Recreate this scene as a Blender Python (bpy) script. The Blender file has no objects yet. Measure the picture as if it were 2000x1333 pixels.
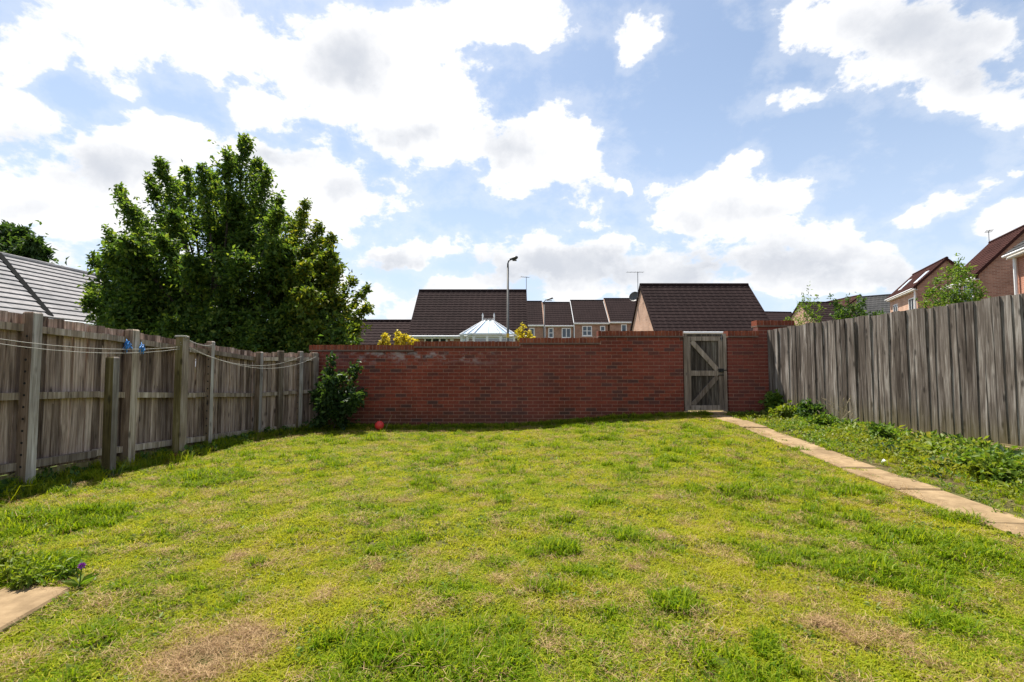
import bpy, math, random
import numpy as np
from mathutils import Vector, Matrix

random.seed(7)
RNG = np.random.default_rng(11)
R = math.radians
scn = bpy.context.scene
COL = scn.collection

# ------------------------------------------------------------------ camera
CAM_Z = 1.25
PITCH = 3.04
F = 940.0                      # focal length in pixels of a 2000 px wide picture
cam_d = bpy.data.cameras.new('camera')
cam = bpy.data.objects.new('camera', cam_d)
COL.objects.link(cam)
cam.location = (0, 0, CAM_Z)
cam.rotation_euler = (R(90 + PITCH), 0, 0)
cam_d.sensor_width = 36
cam_d.lens = F * 36 / 2000
cam_d.clip_start = 0.05
cam_d.clip_end = 3000
scn.camera = cam

# ------------------------------------------------------------------ sun, sky, exposure
SUN_EL, SUN_AZ = 63.0, -29.0   # azimuth from +Y, negative towards -X
S = Vector((math.sin(R(SUN_AZ)) * math.cos(R(SUN_EL)), math.cos(R(SUN_AZ)) * math.cos(R(SUN_EL)), math.sin(R(SUN_EL))))
sun_d = bpy.data.lights.new('sun', 'SUN')
sun_d.energy = 5.0
sun_d.angle = R(0.6)
sun_d.color = (1.0, 0.95, 0.86)
sun = bpy.data.objects.new('sun', sun_d)
COL.objects.link(sun)
sun.rotation_euler = S.to_track_quat('Z', 'Y').to_euler()
sun.location = (-20, 30, 50)

vs = scn.view_settings
vs.view_transform = 'Standard'
vs.look = 'None'
vs.gamma = 1.0
vs.use_curve_mapping = False
vs.exposure = 1.0
scn.cycles.max_bounces = 8
scn.cycles.diffuse_bounces = 3
scn.cycles.glossy_bounces = 3
scn.cycles.transparent_max_bounces = 8


class N:
    """small helper round a node tree"""
    def __init__(s, tree):
        s.t = tree
        s.t.nodes.clear()

    def n(s, typ, **kw):
        nd = s.t.nodes.new(typ)
        for k, v in kw.items():
            setattr(nd, k, v)
        return nd

    def link(s, a, b):
        s.t.links.new(a, b)

    def put(s, sock, v):
        if isinstance(v, bpy.types.NodeSocket):
            s.link(v, sock)
        elif v is not None:
            sock.default_value = v

    def math(s, op, a, b=None, c=None, clamp=False):
        nd = s.n('ShaderNodeMath', operation=op)
        nd.use_clamp = clamp
        for i, v in enumerate((a, b, c)):
            s.put(nd.inputs[i], v)
        return nd.outputs[0]

    def vmath(s, op, a, b=None):
        nd = s.n('ShaderNodeVectorMath', operation=op)
        s.put(nd.inputs[0], a)
        if b is not None:
            s.put(nd.inputs[1], b)
        return nd.outputs[0]

    def noise(s, vec, scale=1.0, detail=4.0, rough=0.55, dist=0.0, out='Fac'):
        nd = s.n('ShaderNodeTexNoise')
        s.put(nd.inputs['Vector'], vec)
        nd.inputs['Scale'].default_value = scale
        nd.inputs['Detail'].default_value = detail
        nd.inputs['Roughness'].default_value = rough
        nd.inputs['Distortion'].default_value = dist
        return nd.outputs[out]

    def ramp(s, fac, stops, interp='LINEAR'):
        nd = s.n('ShaderNodeValToRGB')
        cr = nd.color_ramp
        cr.interpolation = interp
        while len(cr.elements) < len(stops):
            cr.elements.new(0.5)
        for e, (p, c) in zip(cr.elements, stops):
            e.position = p
            e.color = (*c, 1) if len(c) == 3 else c
        s.put(nd.inputs[0], fac)
        return nd.outputs[0]

    def smooth(s, v, lo, hi, a=0.0, b=1.0):
        nd = s.n('ShaderNodeMapRange', interpolation_type='SMOOTHSTEP')
        s.put(nd.inputs['Value'], v)
        nd.inputs['From Min'].default_value = lo
        nd.inputs['From Max'].default_value = hi
        nd.inputs['To Min'].default_value = a
        nd.inputs['To Max'].default_value = b
        return nd.outputs[0]

    def mix(s, fac, a, b, mode='MIX'):
        nd = s.n('ShaderNodeMix', data_type='RGBA', blend_type=mode)
        s.put(nd.inputs[0], fac)
        s.put(nd.inputs[6], a if not isinstance(a, tuple) or len(a) == 4 else (*a, 1))
        s.put(nd.inputs[7], b if not isinstance(b, tuple) or len(b) == 4 else (*b, 1))
        return nd.outputs[2]


# ---- sky: Nishita air with a layer of broken cumulus
def px_uv(px, py):
    """picture position -> (x/y, z/y) of the direction in the world"""
    dx, dy = (px - 1000) / F, -(py - 666.5) / F
    c, s_ = math.cos(R(PITCH)), math.sin(R(PITCH))
    fw, up = c - dy * s_, s_ + dy * c
    return dx / fw, up / fw


CLOUDS = [  # centre x, y, radius x, y, turn (deg), strength
    (330, 55, 250, 95, 8, 1.0), (70, 105, 100, 62, 0, .9), (215, 130, 90, 60, 30, .9), (520, 75, 120, 65, 0, .95),
    (760, 175, 225, 140, 20, 1.25), (560, 215, 115, 50, 5, .95), (700, 70, 110, 60, 0, .9), (950, 30, 165, 62, 0, 1.0),
    (1060, 300, 135, 92, 15, 1.2), (880, 240, 150, 75, 10, 1.0), (60, 255, 150, 62, 20, 1.0), (190, 320, 220, 70, 12, 1.15),
    (400, 285, 200, 45, 12, .9), (630, 385, 150, 85, 15, 1.15), (60, 385, 150, 60, -10, 1.05), (130, 480, 95, 55, 0, .95),
    (280, 420, 160, 70, 0, .9), (770, 505, 100, 30, 0, .85), (960, 495, 110, 36, 0, .9), (1130, 505, 200, 50, 0, 1.05),
    (1150, 465, 45, 32, 0, .75), (1330, 515, 180, 55, 0, 1.05), (1560, 500, 230, 55, 3, 1.15), (1720, 520, 110, 36, 10, .9),
    (1440, 395, 165, 52, -8, 1.1), (1390, 445, 125, 38, 10, 1.0), (1430, 335, 62, 26, -30, .7), (1530, 370, 85, 32, 0, .8),
    (1238, 50, 62, 48, 0, .72), (1235, 100, 34, 34, -40, .55), (1780, 60, 250, 90, 12, 1.2), (1900, 165, 190, 66, 15, 1.15),
    (1700, 130, 90, 60, 0, .8), (1575, 190, 75, 22, -18, .62), (1860, 408, 110, 27, -17, .85), (1975, 425, 75, 32, -25, .9),
    (1222, 365, 20, 22, 0, .5), (775, 600, 65, 26, 0, .7), (1560, 605, 60, 24, 0, .7), (640, 560, 160, 60, 0, .8),
    (1100, 560, 330, 30, 0, .75), (1480, 560, 260, 26, 0, .7), (1995, 345, 22, 10, -20, .5),
]

GREY = [  # shaded undersides: centre x, y, radius x, y, depth
    (690, 112, 60, 55, .8), (650, 140, 50, 30, .6), (770, 272, 55, 24, .7), (1010, 290, 75, 42, .7), (1075, 525, 130, 32, 1.0), (1190, 520, 120, 34, 1.0), (950, 520, 70, 25, .7),
    (1330, 530, 120, 30, .8), (1590, 522, 160, 42, 1.0), (1700, 540, 80, 22, .8), (1830, 50, 170, 60, .75), (1930, 130, 120, 50, .6), (50, 275, 90, 35, .7), (200, 330, 110, 35, .8),
    (690, 370, 60, 26, .7), (430, 20, 110, 40, .6), (1440, 420, 110, 30, .5), (780, 515, 60, 16, .7), (120, 500, 60, 25, .6), (560, 310, 80, 22, .6), (40, 400, 80, 30, .5)]


def build_world():
    w = bpy.data.worlds.new('World')
    scn.world = w
    w.use_nodes = True
    g = N(w.node_tree)
    sky = g.n('ShaderNodeTexSky', sky_type='NISHITA')
    sky.sun_disc = False
    sky.sun_elevation = R(SUN_EL)
    sky.sun_rotation = R(SUN_AZ)
    sky.air_density = 1.0
    sky.dust_density = 1.2
    sky.ozone_density = 1.3
    tc = g.n('ShaderNodeTexCoord')
    d = tc.outputs['Generated']
    sep = g.n('ShaderNodeSeparateXYZ')
    g.link(d, sep.inputs[0])
    x, y, z = sep.outputs
    ay = g.math('MAXIMUM', g.math('ABSOLUTE', y), 0.12)
    # cloud-layer plane position: features shrink towards the horizon
    zz = g.math('ADD', g.math('MAXIMUM', z, 0.0), 0.16)
    comb = g.n('ShaderNodeCombineXYZ')
    g.link(g.math('DIVIDE', x, zz), comb.inputs[0])
    g.link(g.math('DIVIDE', y, zz), comb.inputs[1])
    g.link(g.math('MULTIPLY', z, 1.5), comb.inputs[2])
    P = comb.outputs[0]
    nA = g.noise(P, 1.7, 9, 0.58, 0.25)
    nB = g.noise(g.vmath('MULTIPLY', d, (1, 1, 1.5)), 8.5, 12, 0.62, 0.1)
    wv = g.noise(d, 5.0, 5, 0.6, out='Color')
    ws = g.n('ShaderNodeSeparateXYZ')
    g.link(wv, ws.inputs[0])
    cu = g.n('ShaderNodeCombineXYZ')
    g.link(g.math('DIVIDE', x, ay), cu.inputs[0])
    g.link(g.math('DIVIDE', z, ay), cu.inputs[1])
    w1 = g.vmath('MULTIPLY', g.vmath('SUBTRACT', wv, (.5, .5, .5)), (.15, .10, 0))
    w2 = g.vmath('MULTIPLY', g.vmath('SUBTRACT', g.noise(d, 19.0, 4, .6, out='Color'), (.5, .5, .5)), (.07, .055, 0))
    uv = g.vmath('ADD', cu.outputs[0], g.vmath('ADD', w1, w2))
    field = None
    for (cx, cy, rx, ry, turn, st) in CLOUDS:
        u0, v0 = px_uv(cx, cy)
        mp = g.n('ShaderNodeMapping', vector_type='TEXTURE')
        mp.inputs['Location'].default_value = (u0, v0, 0)
        mp.inputs['Rotation'].default_value = (0, 0, R(-turn))
        mp.inputs['Scale'].default_value = (rx / F * 1.05, ry / F * 1.08, 1)
        g.link(uv, mp.inputs['Vector'])
        dt = g.n('ShaderNodeVectorMath', operation='DOT_PRODUCT')
        g.link(mp.outputs[0], dt.inputs[0])
        g.link(mp.outputs[0], dt.inputs[1])
        f = g.math('MULTIPLY_ADD', dt.outputs['Value'], -0.66, st * .80)
        field = f if field is None else g.math('SMOOTH_MAX', field, f, 0.18)
    field = g.math('MAXIMUM', field, -0.9)
    nn = g.math('ADD', g.math('MULTIPLY', g.math('SUBTRACT', nA, 0.5), 1.0), g.math('MULTIPLY', g.math('SUBTRACT', nB, 0.5), 3.9))
    dens = g.math('ADD', field, nn)
    alpha = g.smooth(dens, 0.04, 0.50)
    wisps = g.math('MULTIPLY', g.smooth(g.math('ADD', dens, g.math('MULTIPLY', g.math('SUBTRACT', nB, .5), 2.2)), -0.8, 0.35), 0.22)
    alpha = g.math('MAXIMUM', alpha, wisps)
    # thick middles are grey from below, thin rims are bright
    shade = g.noise(d, 6.5, 10, .58)
    base = None
    for (cx, cy, rx, ry, st) in GREY:
        u0, v0 = px_uv(cx, cy)
        mp = g.n('ShaderNodeMapping', vector_type='TEXTURE')
        mp.inputs['Location'].default_value = (u0, v0, 0)
        mp.inputs['Scale'].default_value = (rx / F * 1.25, ry / F * 1.25, 1)
        g.link(uv, mp.inputs['Vector'])
        dt = g.n('ShaderNodeVectorMath', operation='DOT_PRODUCT')
        g.link(mp.outputs[0], dt.inputs[0])
        g.link(mp.outputs[0], dt.inputs[1])
        f = g.math('MULTIPLY_ADD', dt.outputs['Value'], -0.7, st)
        base = f if base is None else g.math('SMOOTH_MAX', base, f, 0.2)
    base = g.math('MAXIMUM', base, -0.35)
    core = g.math('ADD', base, g.math('MULTIPLY', g.math('SUBTRACT', shade, 0.5), 3.4))
    thick = g.smooth(core, -0.35, 1.25)
    cloud = g.mix(thick, (7.7, 7.7, 7.75), (4.85, 5.1, 5.6))
    cloud = g.mix(g.smooth(dens, .25, .9, .35, 0), cloud, (8.0, 8.05, 8.1))
    # the whole sky round the frame keeps the same air; a pale veil towards the horizon
    air = g.mix(1.0, sky.outputs[0], (0.93, 1.02, 1.06), 'MULTIPLY')
    veil = g.smooth(z, -0.02, 0.60, 0.80, 0.22)
    air = g.mix(veil, air, (5.5, 6.45, 8.0))
    colr = g.mix(alpha, air, cloud)
    bg = g.n('ShaderNodeBackground')
    bg.inputs['Strength'].default_value = 0.071
    g.link(colr, bg.inputs[0])
    out = g.n('ShaderNodeOutputWorld')
    g.link(bg.outputs[0], out.inputs[0])
    w.cycles.sampling_method = 'MANUAL'
    w.cycles.sample_map_resolution = 512


build_world()


# ------------------------------------------------------------------ picture -> place
def ray(px, py):
    dx, dy = (px - 1000) / F, -(py - 666.5) / F
    c, s_ = math.cos(R(PITCH)), math.sin(R(PITCH))
    return Vector((dx, c - dy * s_, s_ + dy * c))


def at(px, py, Y):
    d = ray(px, py)
    t = Y / d.y
    return Vector((d.x * t, Y, CAM_Z + d.z * t))


def ray_plane(px, py, pt, nrm):
    d = ray(px, py)
    o = Vector((0, 0, CAM_Z))
    return o + d * ((pt - o).dot(nrm) / d.dot(nrm))


def sst(a, b, x):
    t = np.clip((np.asarray(x, float) - a) / (b - a), 0, 1)
    return t * t * (3 - 2 * t)


def vnoise(x, y, seed=0):
    """smooth value noise, numpy"""
    x = np.asarray(x, float); y = np.asarray(y, float)
    xi = np.floor(x).astype(np.int64); yi = np.floor(y).astype(np.int64)
    fx = x - xi; fy = y - yi
    fx = fx * fx * (3 - 2 * fx); fy = fy * fy * (3 - 2 * fy)

    def h(a, b):
        k = (a * 374761393 + b * 668265263 + seed * 974711) & 0x7fffffff
        k = ((k ^ (k >> 13)) * 1274126177) & 0x7fffffff
        return ((k ^ (k >> 16)) & 0xffff) / 65535.0
    return (h(xi, yi) * (1 - fx) + h(xi + 1, yi) * fx) * (1 - fy) + (h(xi, yi + 1) * (1 - fx) + h(xi + 1, yi + 1) * fx) * fy


def fnoise(x, y, seed=0, oct=3):
    v = 0; a = 0.5; t = 0
    for k in range(oct):
        v = v + a * vnoise(np.asarray(x) * 2 ** k, np.asarray(y) * 2 ** k, seed + k * 17)
        t += a; a *= 0.55
    return v / t


def G(X, Y):
    """height of the garden's ground"""
    X = np.asarray(X, float); Y = np.asarray(Y, float)
    far = -0.045 + 0.275 * sst(-1.2, 4.3, X) - 0.03 * sst(-3.4, -4.6, X)
    near = 0.06 + 0.11 * sst(3.4, 5.6, X)
    w = sst(3.0, 9.6, Y)
    inside = (1 - sst(12, 16, Y)) * (1 - sst(7, 10, np.abs(X)))
    u = (fnoise(X * 1.3, Y * 1.3, 3) - 0.5) * 0.05
    return (near * (1 - w) + far * w + u) * inside


def gz(X, Y):
    return float(G(X, Y))


def gp(px, py):
    """picture position -> point on the garden's ground"""
    d = ray(px, py)
    z = 0.05
    for _ in range(8):
        t = (z - CAM_Z) / d.z
        x, y = d.x * t, d.y * t
        z = gz(x, y)
    return Vector((x, y, z))


# ------------------------------------------------------------------ materials
def mat(name, build):
    m = bpy.data.materials.new(name)
    m.use_nodes = True
    g = N(m.node_tree)
    out = g.n('ShaderNodeOutputMaterial')
    sh = build(g)
    g.link(sh, out.inputs[0])
    return m


def pbsdf(g, col, rough=0.8, bump=None, bump_s=0.3, bump_d=0.01, spec=0.3, metal=0.0, trans=0.0, alpha=None):
    p = g.n('ShaderNodeBsdfPrincipled')
    g.put(p.inputs['Base Color'], col if not isinstance(col, tuple) else (*col, 1)[:4])
    g.put(p.inputs['Roughness'], rough)
    g.put(p.inputs['Specular IOR Level'], spec)
    p.inputs['Metallic'].default_value = metal
    p.inputs['Transmission Weight'].default_value = trans
    if bump is not None:
        b = g.n('ShaderNodeBump')
        b.inputs['Strength'].default_value = bump_s
        b.inputs['Distance'].default_value = bump_d
        g.link(bump, b.inputs['Height'])
        g.link(b.outputs[0], p.inputs['Normal'])
    return p.outputs[0]


def pos(g):
    return g.n('ShaderNodeNewGeometry').outputs['Position']


def rnd(g):
    """a random number for each object and each loose piece"""
    a = g.n('ShaderNodeObjectInfo').outputs['Random']
    b = g.n('ShaderNodeNewGeometry').outputs['Random Per Island']
    return g.math('FRACT', g.math('ADD', a, b))


def scaled(g, vec, s_):
    return g.vmath('MULTIPLY', vec, s_)


def plain(name, col, rough=0.5, var=0.12, scale=9.0, spec=0.3, metal=0.0):
    def b(g):
        n = g.noise(pos(g), scale, 5)
        c = g.mix(1.0, (*col, 1), g.ramp(n, [(0.25, (1 - var,) * 3), (0.75, (1 + var,) * 3)]), 'MULTIPLY')
        return pbsdf(g, c, rough, n, 0.1, 0.004, spec, metal)
    return mat(name, b)


def wood(name, dark, mid, light, algae=0.0, algae_z=(0.2, 0.7), knots=True, lo=0.42, hi=1.45):
    def b(g):
        p = pos(g)
        r = rnd(g)
        off = g.n('ShaderNodeCombineXYZ')
        g.link(g.math('MULTIPLY', r, 37.0), off.inputs[0])
        g.link(g.math('MULTIPLY', r, 11.0), off.inputs[2])
        q = g.vmath('ADD', p, off.outputs[0])
        fine = g.noise(scaled(g, q, (60, 60, 2.2)), 1.0, 5, 0.6, 0.6)
        wide = g.noise(scaled(g, q, (14, 14, 1.1)), 1.0, 5, 0.6, 1.0)
        blot = g.noise(scaled(g, p, (2.1, 2.1, 1.3)), 1.0, 5, 0.6)
        f = g.math('ADD', g.math('MULTIPLY', fine, 0.45), g.math('MULTIPLY', wide, 0.55))
        c = g.ramp(f, [(0.34, dark), (0.5, mid), (0.64, light)])
        tone = g.math('ADD', g.math('MULTIPLY', r, 0.75), g.math('MULTIPLY', blot, 0.75))
        c = g.mix(1.0, c, g.ramp(tone, [(0.35, (lo, lo * .94, lo * .88)), (0.7, (0.95, 0.93, 0.91)), (1.05, (hi, hi, hi * .985))]), 'MULTIPLY')
        if knots:
            vo = g.n('ShaderNodeTexVoronoi')
            vo.inputs['Scale'].default_value = 1.0
            g.link(scaled(g, q, (9, 9, 3.2)), vo.inputs['Vector'])
            k = g.smooth(vo.outputs['Distance'], 0.07, 0.22, 1.0, 0.0)
            c = g.mix(g.math('MULTIPLY', k, 0.75), c, tuple(v * 0.4 for v in dark))
        if algae:
            sx = g.n('ShaderNodeSeparateXYZ')
            g.link(p, sx.inputs[0])
            zz = g.math('ADD', sx.outputs[2], g.math('MULTIPLY', g.math('SUBTRACT', g.noise(scaled(g, p, (6, 6, 2)), 1, 4), .5), 0.55))
            al = g.math('MULTIPLY', g.smooth(zz, algae_z[0], algae_z[1], 1.0, 0.0), algae)
            c = g.mix(al, c, (0.15, 0.125, 0.03))
        return pbsdf(g, c, 0.85, f, 0.5, 0.006, 0.15)
    return mat(name, b)


M = {}
M['wood_left'] = wood('weathered_brown_wood', (0.065, 0.042, 0.031), (0.30, 0.217, 0.17), (0.56, 0.44, 0.37), 0.2, (-0.05, 0.3))
M['wood_post'] = wood('weathered_post_wood', (0.09, 0.062, 0.045), (0.31, 0.24, 0.18), (0.54, 0.46, 0.385), 0.2, (-.05, .4))
M['wood_lit'] = wood('lit_post_face_wood', (0.15, 0.125, 0.105), (0.34, 0.295, 0.26), (0.52, 0.48, 0.44))  # paler copy for the posts' lit faces, light put into the colour
M['wood_olive'] = wood('algae_stained_wood', (0.085, 0.066, 0.03), (0.21, 0.17, 0.07), (0.36, 0.30, 0.17))
M['wood_brown'] = wood('brown_post_wood', (0.05, 0.033, 0.023), (0.18, 0.127, 0.09), (0.32, 0.24, 0.185), 0.3, (-.05, .5))
M['wood_grey'] = wood('silver_grey_wood', (0.034, 0.025, 0.020), (0.135, 0.111, 0.094), (0.33, 0.297, 0.27), 0.5, (0.1, 0.85), lo=.6, hi=1.35)
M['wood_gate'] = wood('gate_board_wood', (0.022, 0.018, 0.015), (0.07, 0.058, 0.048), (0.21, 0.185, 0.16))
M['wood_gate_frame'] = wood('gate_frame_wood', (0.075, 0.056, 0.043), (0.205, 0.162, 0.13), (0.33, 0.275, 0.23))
M['wood_board'] = wood('gravel_board_wood', (0.12, 0.09, 0.04), (0.28, 0.21, 0.10), (0.45, 0.36, 0.2))


def brick_mat(name, stops, stain=False):
    def b(g):
        p = pos(g)
        r = rnd(g)
        n = g.noise(p, 22, 6, 0.65)
        c = g.ramp(r, stops, 'LINEAR')
        c = g.mix(1.0, c, g.ramp(n, [(0.25, (0.62, 0.62, 0.62)), (0.75, (1.3, 1.25, 1.2))]), 'MULTIPLY')
        blot = g.noise(p, 0.9, 4, 0.6)
        c = g.mix(1.0, c, g.ramp(blot, [(0.3, (0.74, 0.73, 0.74)), (0.7, (1.18, 1.14, 1.1))]), 'MULTIPLY')
        if stain:
            c = g.mix(g.math('MULTIPLY', g.smooth(g.noise(p, 0.45, 3), .42, .62), .45), c, (0.15, 0.052, 0.045))
            sx = g.n('ShaderNodeSeparateXYZ')
            g.link(p, sx.inputs[0])
            zb = g.math('MULTIPLY', g.smooth(sx.outputs[2], 1.22, 1.46), g.smooth(sx.outputs[2], 1.52, 1.60, 1.0, 0.0))
            xb = g.math('MULTIPLY', g.smooth(sx.outputs[0], -4.2, -2.9), g.smooth(sx.outputs[0], -0.9, 0.2, 1.0, 0.0))
            sn = g.smooth(g.noise(scaled(g, p, (5, 5, 7)), 1, 6, .65), 0.47, 0.66)
            c = g.mix(g.math('MULTIPLY', g.math('MULTIPLY', zb, xb), g.math('MULTIPLY', sn, 0.62)), c, (0.42, 0.38, 0.38))
            dirt = g.smooth(g.math('ADD', sx.outputs[2], g.math('MULTIPLY', g.noise(p, 1.6, 4), 0.9)), 0.42, 0.95, 0.55, 0.0)
            c = g.mix(dirt, c, (0.05, 0.035, 0.02))
        return pbsdf(g, c, 0.88, n, 0.6, 0.004, 0.2)
    return mat(name, b)


M['brick'] = brick_mat('dark_red_brick', [(0, (0.095, 0.045, 0.040)), (0.10, (0.135, 0.045, 0.035)), (0.24, (0.20, 0.046, 0.029)), (0.75, (0.23, 0.052, 0.031)), (1, (0.265, 0.066, 0.039))], True)
M['coping'] = brick_mat('orange_coping_brick', [(0, (0.16, 0.045, 0.025)), (0.5, (0.22, 0.06, 0.032)), (1, (0.27, 0.085, 0.045))])
M['creasing'] = plain('creasing_tile', (0.15, 0.10, 0.075), 0.85, 0.3, 14)
M['mortar'] = plain('mortar', (0.42, 0.255, 0.20), 0.95, 0.35, 7)


def wall_brick(name, a, b_, mort, sc=1.0):
    """far brickwork: courses too small to tell apart"""
    def b(g):
        tc = g.n('ShaderNodeTexCoord')
        sx = g.n('ShaderNodeSeparateXYZ')
        g.link(tc.outputs['Object'], sx.inputs[0])
        cb = g.n('ShaderNodeCombineXYZ')
        g.link(g.math('ADD', sx.outputs[0], sx.outputs[1]), cb.inputs[0])
        g.link(sx.outputs[2], cb.inputs[1])
        br = g.n('ShaderNodeTexBrick')
        g.link(cb.outputs[0], br.inputs['Vector'])
        br.inputs['Color1'].default_value = (*a, 1)
        br.inputs['Color2'].default_value = (*b_, 1)
        br.inputs['Mortar'].default_value = (*mort, 1)
        br.inputs['Scale'].default_value = 1.0
        br.inputs['Brick Width'].default_value = 0.225 * sc
        br.inputs['Row Height'].default_value = 0.075 * sc
        br.inputs['Mortar Size'].default_value = 0.008
        n = g.noise(pos(g), 1.5, 5)
        c = g.mix(1.0, br.outputs['Color'], g.ramp(n, [(0.3, (0.8, 0.78, 0.77)), (0.7, (1.15, 1.12, 1.1))]), 'MULTIPLY')
        return pbsdf(g, c, 0.9, None, spec=0.15)
    return mat(name, b)


M['peach_brick'] = wall_brick('peach_brick', (0.52, 0.30, 0.20), (0.60, 0.38, 0.27), (0.5, 0.4, 0.33))
M['buff_brick'] = wall_brick('buff_brick', (0.27, 0.145, 0.10), (0.40, 0.235, 0.165), (0.4, 0.31, 0.25))
M['orange_brick'] = wall_brick('orange_brick', (0.40, 0.165, 0.105), (0.47, 0.22, 0.15), (0.45, 0.31, 0.24))


def tile_mat(name, col, var=0.3):
    def b(g):
        p = pos(g)
        n = g.noise(p, 6.0, 6, 0.65)
        n2 = g.noise(p, 0.7, 3)
        c = g.mix(1.0, (*col, 1), g.ramp(n, [(0.25, (1 - var,) * 3), (0.75, (1 + var,) * 3)]), 'MULTIPLY')
        c = g.mix(1.0, c, g.ramp(n2, [(0.3, (0.85, 0.85, 0.85)), (0.7, (1.15, 1.12, 1.1))]), 'MULTIPLY')
        return pbsdf(g, c, 0.9, n, 0.4, 0.01, 0.04)
    return mat(name, b)


M['tile_brown'] = tile_mat('brown_roof_tile', (0.030, 0.0200, 0.0195))
M['tile_red'] = tile_mat('red_brown_roof_tile', (0.048, 0.021, 0.018))
M['tile_grey'] = tile_mat('grey_roof_tile', (0.27, 0.262, 0.262), 0.25)
M['tile_slate'] = tile_mat('slate_grey_roof_tile', (0.06, 0.06, 0.06))
M['lead'] = plain('dark_lead', (0.012, 0.012, 0.012), 0.9, spec=0.02)
M['white'] = plain('white_upvc', (0.78, 0.78, 0.77), 0.4, 0.05, 3)
M['black'] = plain('black_iron', (0.018, 0.018, 0.018), 0.5)
M['steel'] = plain('galvanised_steel', (0.22, 0.22, 0.22), 0.45, 0.15, 8, 0.5, 0.6)
M['darkmetal'] = plain('dark_metal', (0.06, 0.06, 0.062), 0.45, 0.15, 8, 0.5, 0.4)
M['lampgrey'] = plain('lamp_grey', (0.10, 0.097, 0.09), 0.5, 0.15, 6)
M['rope'] = plain('pale_rope', (0.36, 0.34, 0.30), 0.8, 0.2, 60)
M['blue'] = plain('blue_plastic', (0.03, 0.20, 0.50), 0.5, 0.2, 40)
M['yellow_band'] = plain('yellow_band', (0.65, 0.42, 0.05), 0.6)
M['rust'] = plain('red_brick_stub', (0.22, 0.06, 0.035), 0.9, 0.3, 30)
M['bark'] = wood('bark', (0.02, 0.016, 0.012), (0.06, 0.048, 0.036), (0.12, 0.10, 0.08), knots=False)


def ball_b(g):
    n = g.noise(pos(g), 30, 4)
    return pbsdf(g, g.mix(n, (0.62, 0.035, 0.03), (0.78, 0.06, 0.05)), 0.42, n, 0.05, 0.002, 0.4)


M['ball'] = mat('red_rubber', ball_b)


def glass_b(g):
    return pbsdf(g, (0.03, 0.04, 0.05), 0.06, None, spec=0.8)


M['pane'] = mat('window_glass', glass_b)


def cons_b(g):
    p = g.n('ShaderNodeBsdfGlossy')
    p.inputs['Roughness'].default_value = 0.08
    p.inputs['Color'].default_value = (0.9, 0.95, 1, 1)
    d = g.n('ShaderNodeBsdfDiffuse')
    d.inputs['Color'].default_value = (0.45, 0.56, 0.70, 1)
    mx = g.n('ShaderNodeMixShader')
    mx.inputs[0].default_value = 0.35
    g.link(d.outputs[0], mx.inputs[1])
    g.link(p.outputs[0], mx.inputs[2])
    return mx.outputs[0]


M['roof_glass'] = mat('polycarbonate_roof', cons_b)


def clear_b(g):
    t = g.n('ShaderNodeBsdfTransparent')
    t.inputs['Color'].default_value = (0.75, 0.85, 0.82, 1)
    gl = g.n('ShaderNodeBsdfGlossy')
    gl.inputs['Roughness'].default_value = 0.03
    mx = g.n('ShaderNodeMixShader')
    mx.inputs[0].default_value = 0.18
    g.link(t.outputs[0], mx.inputs[1])
    g.link(gl.outputs[0], mx.inputs[2])
    return mx.outputs[0]


M['clear'] = mat('clear_glass', clear_b)


def slab_b(g):
    p = pos(g)
    n = g.noise(p, 9, 7, 0.65)
    n2 = g.noise(p, 1.7, 4, 0.6)
    c = g.ramp(n, [(0.25, (0.17, 0.115, 0.062)), (0.55, (0.29, 0.205, 0.115)), (0.85, (0.38, 0.282, 0.168))])
    c = g.mix(1.0, c, g.ramp(n2, [(0.3, (0.70, 0.69, 0.66)), (0.65, (1.08, 1.08, 1.08))]), 'MULTIPLY')
    c = g.mix(1.0, c, g.ramp(rnd(g), [(0, (0.9, 0.88, 0.86)), (1, (1.06, 1.06, 1.06))]), 'MULTIPLY')
    return pbsdf(g, c, 0.9, n, 0.35, 0.006, 0.15)


M['slab'] = mat('buff_paving_slab', slab_b)


def soil_b(g):
    p = pos(g)
    n = g.noise(p, 14, 8, 0.7)
    n2 = g.noise(p, 1.4, 5, 0.6)
    c = g.ramp(n, [(0.3, (0.05, 0.034, 0.018)), (0.55, (0.12, 0.085, 0.042)), (0.8, (0.24, 0.175, 0.095))])
    gr = g.ramp(n, [(0.3, (0.03, 0.045, 0.008)), (0.7, (0.10, 0.125, 0.025))])
    sx = g.n('ShaderNodeSeparateXYZ')
    g.link(p, sx.inputs[0])
    c = g.mix(g.math('MULTIPLY', g.smooth(n2, 0.30, 0.5), g.smooth(sx.outputs[0], 3.6, 4.3, 1.0, 0.25)), c, gr)
    return pbsdf(g, c, 0.95, n, 1.0, 0.03, 0.1)


M['soil'] = mat('soil_and_thatch', soil_b)


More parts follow.
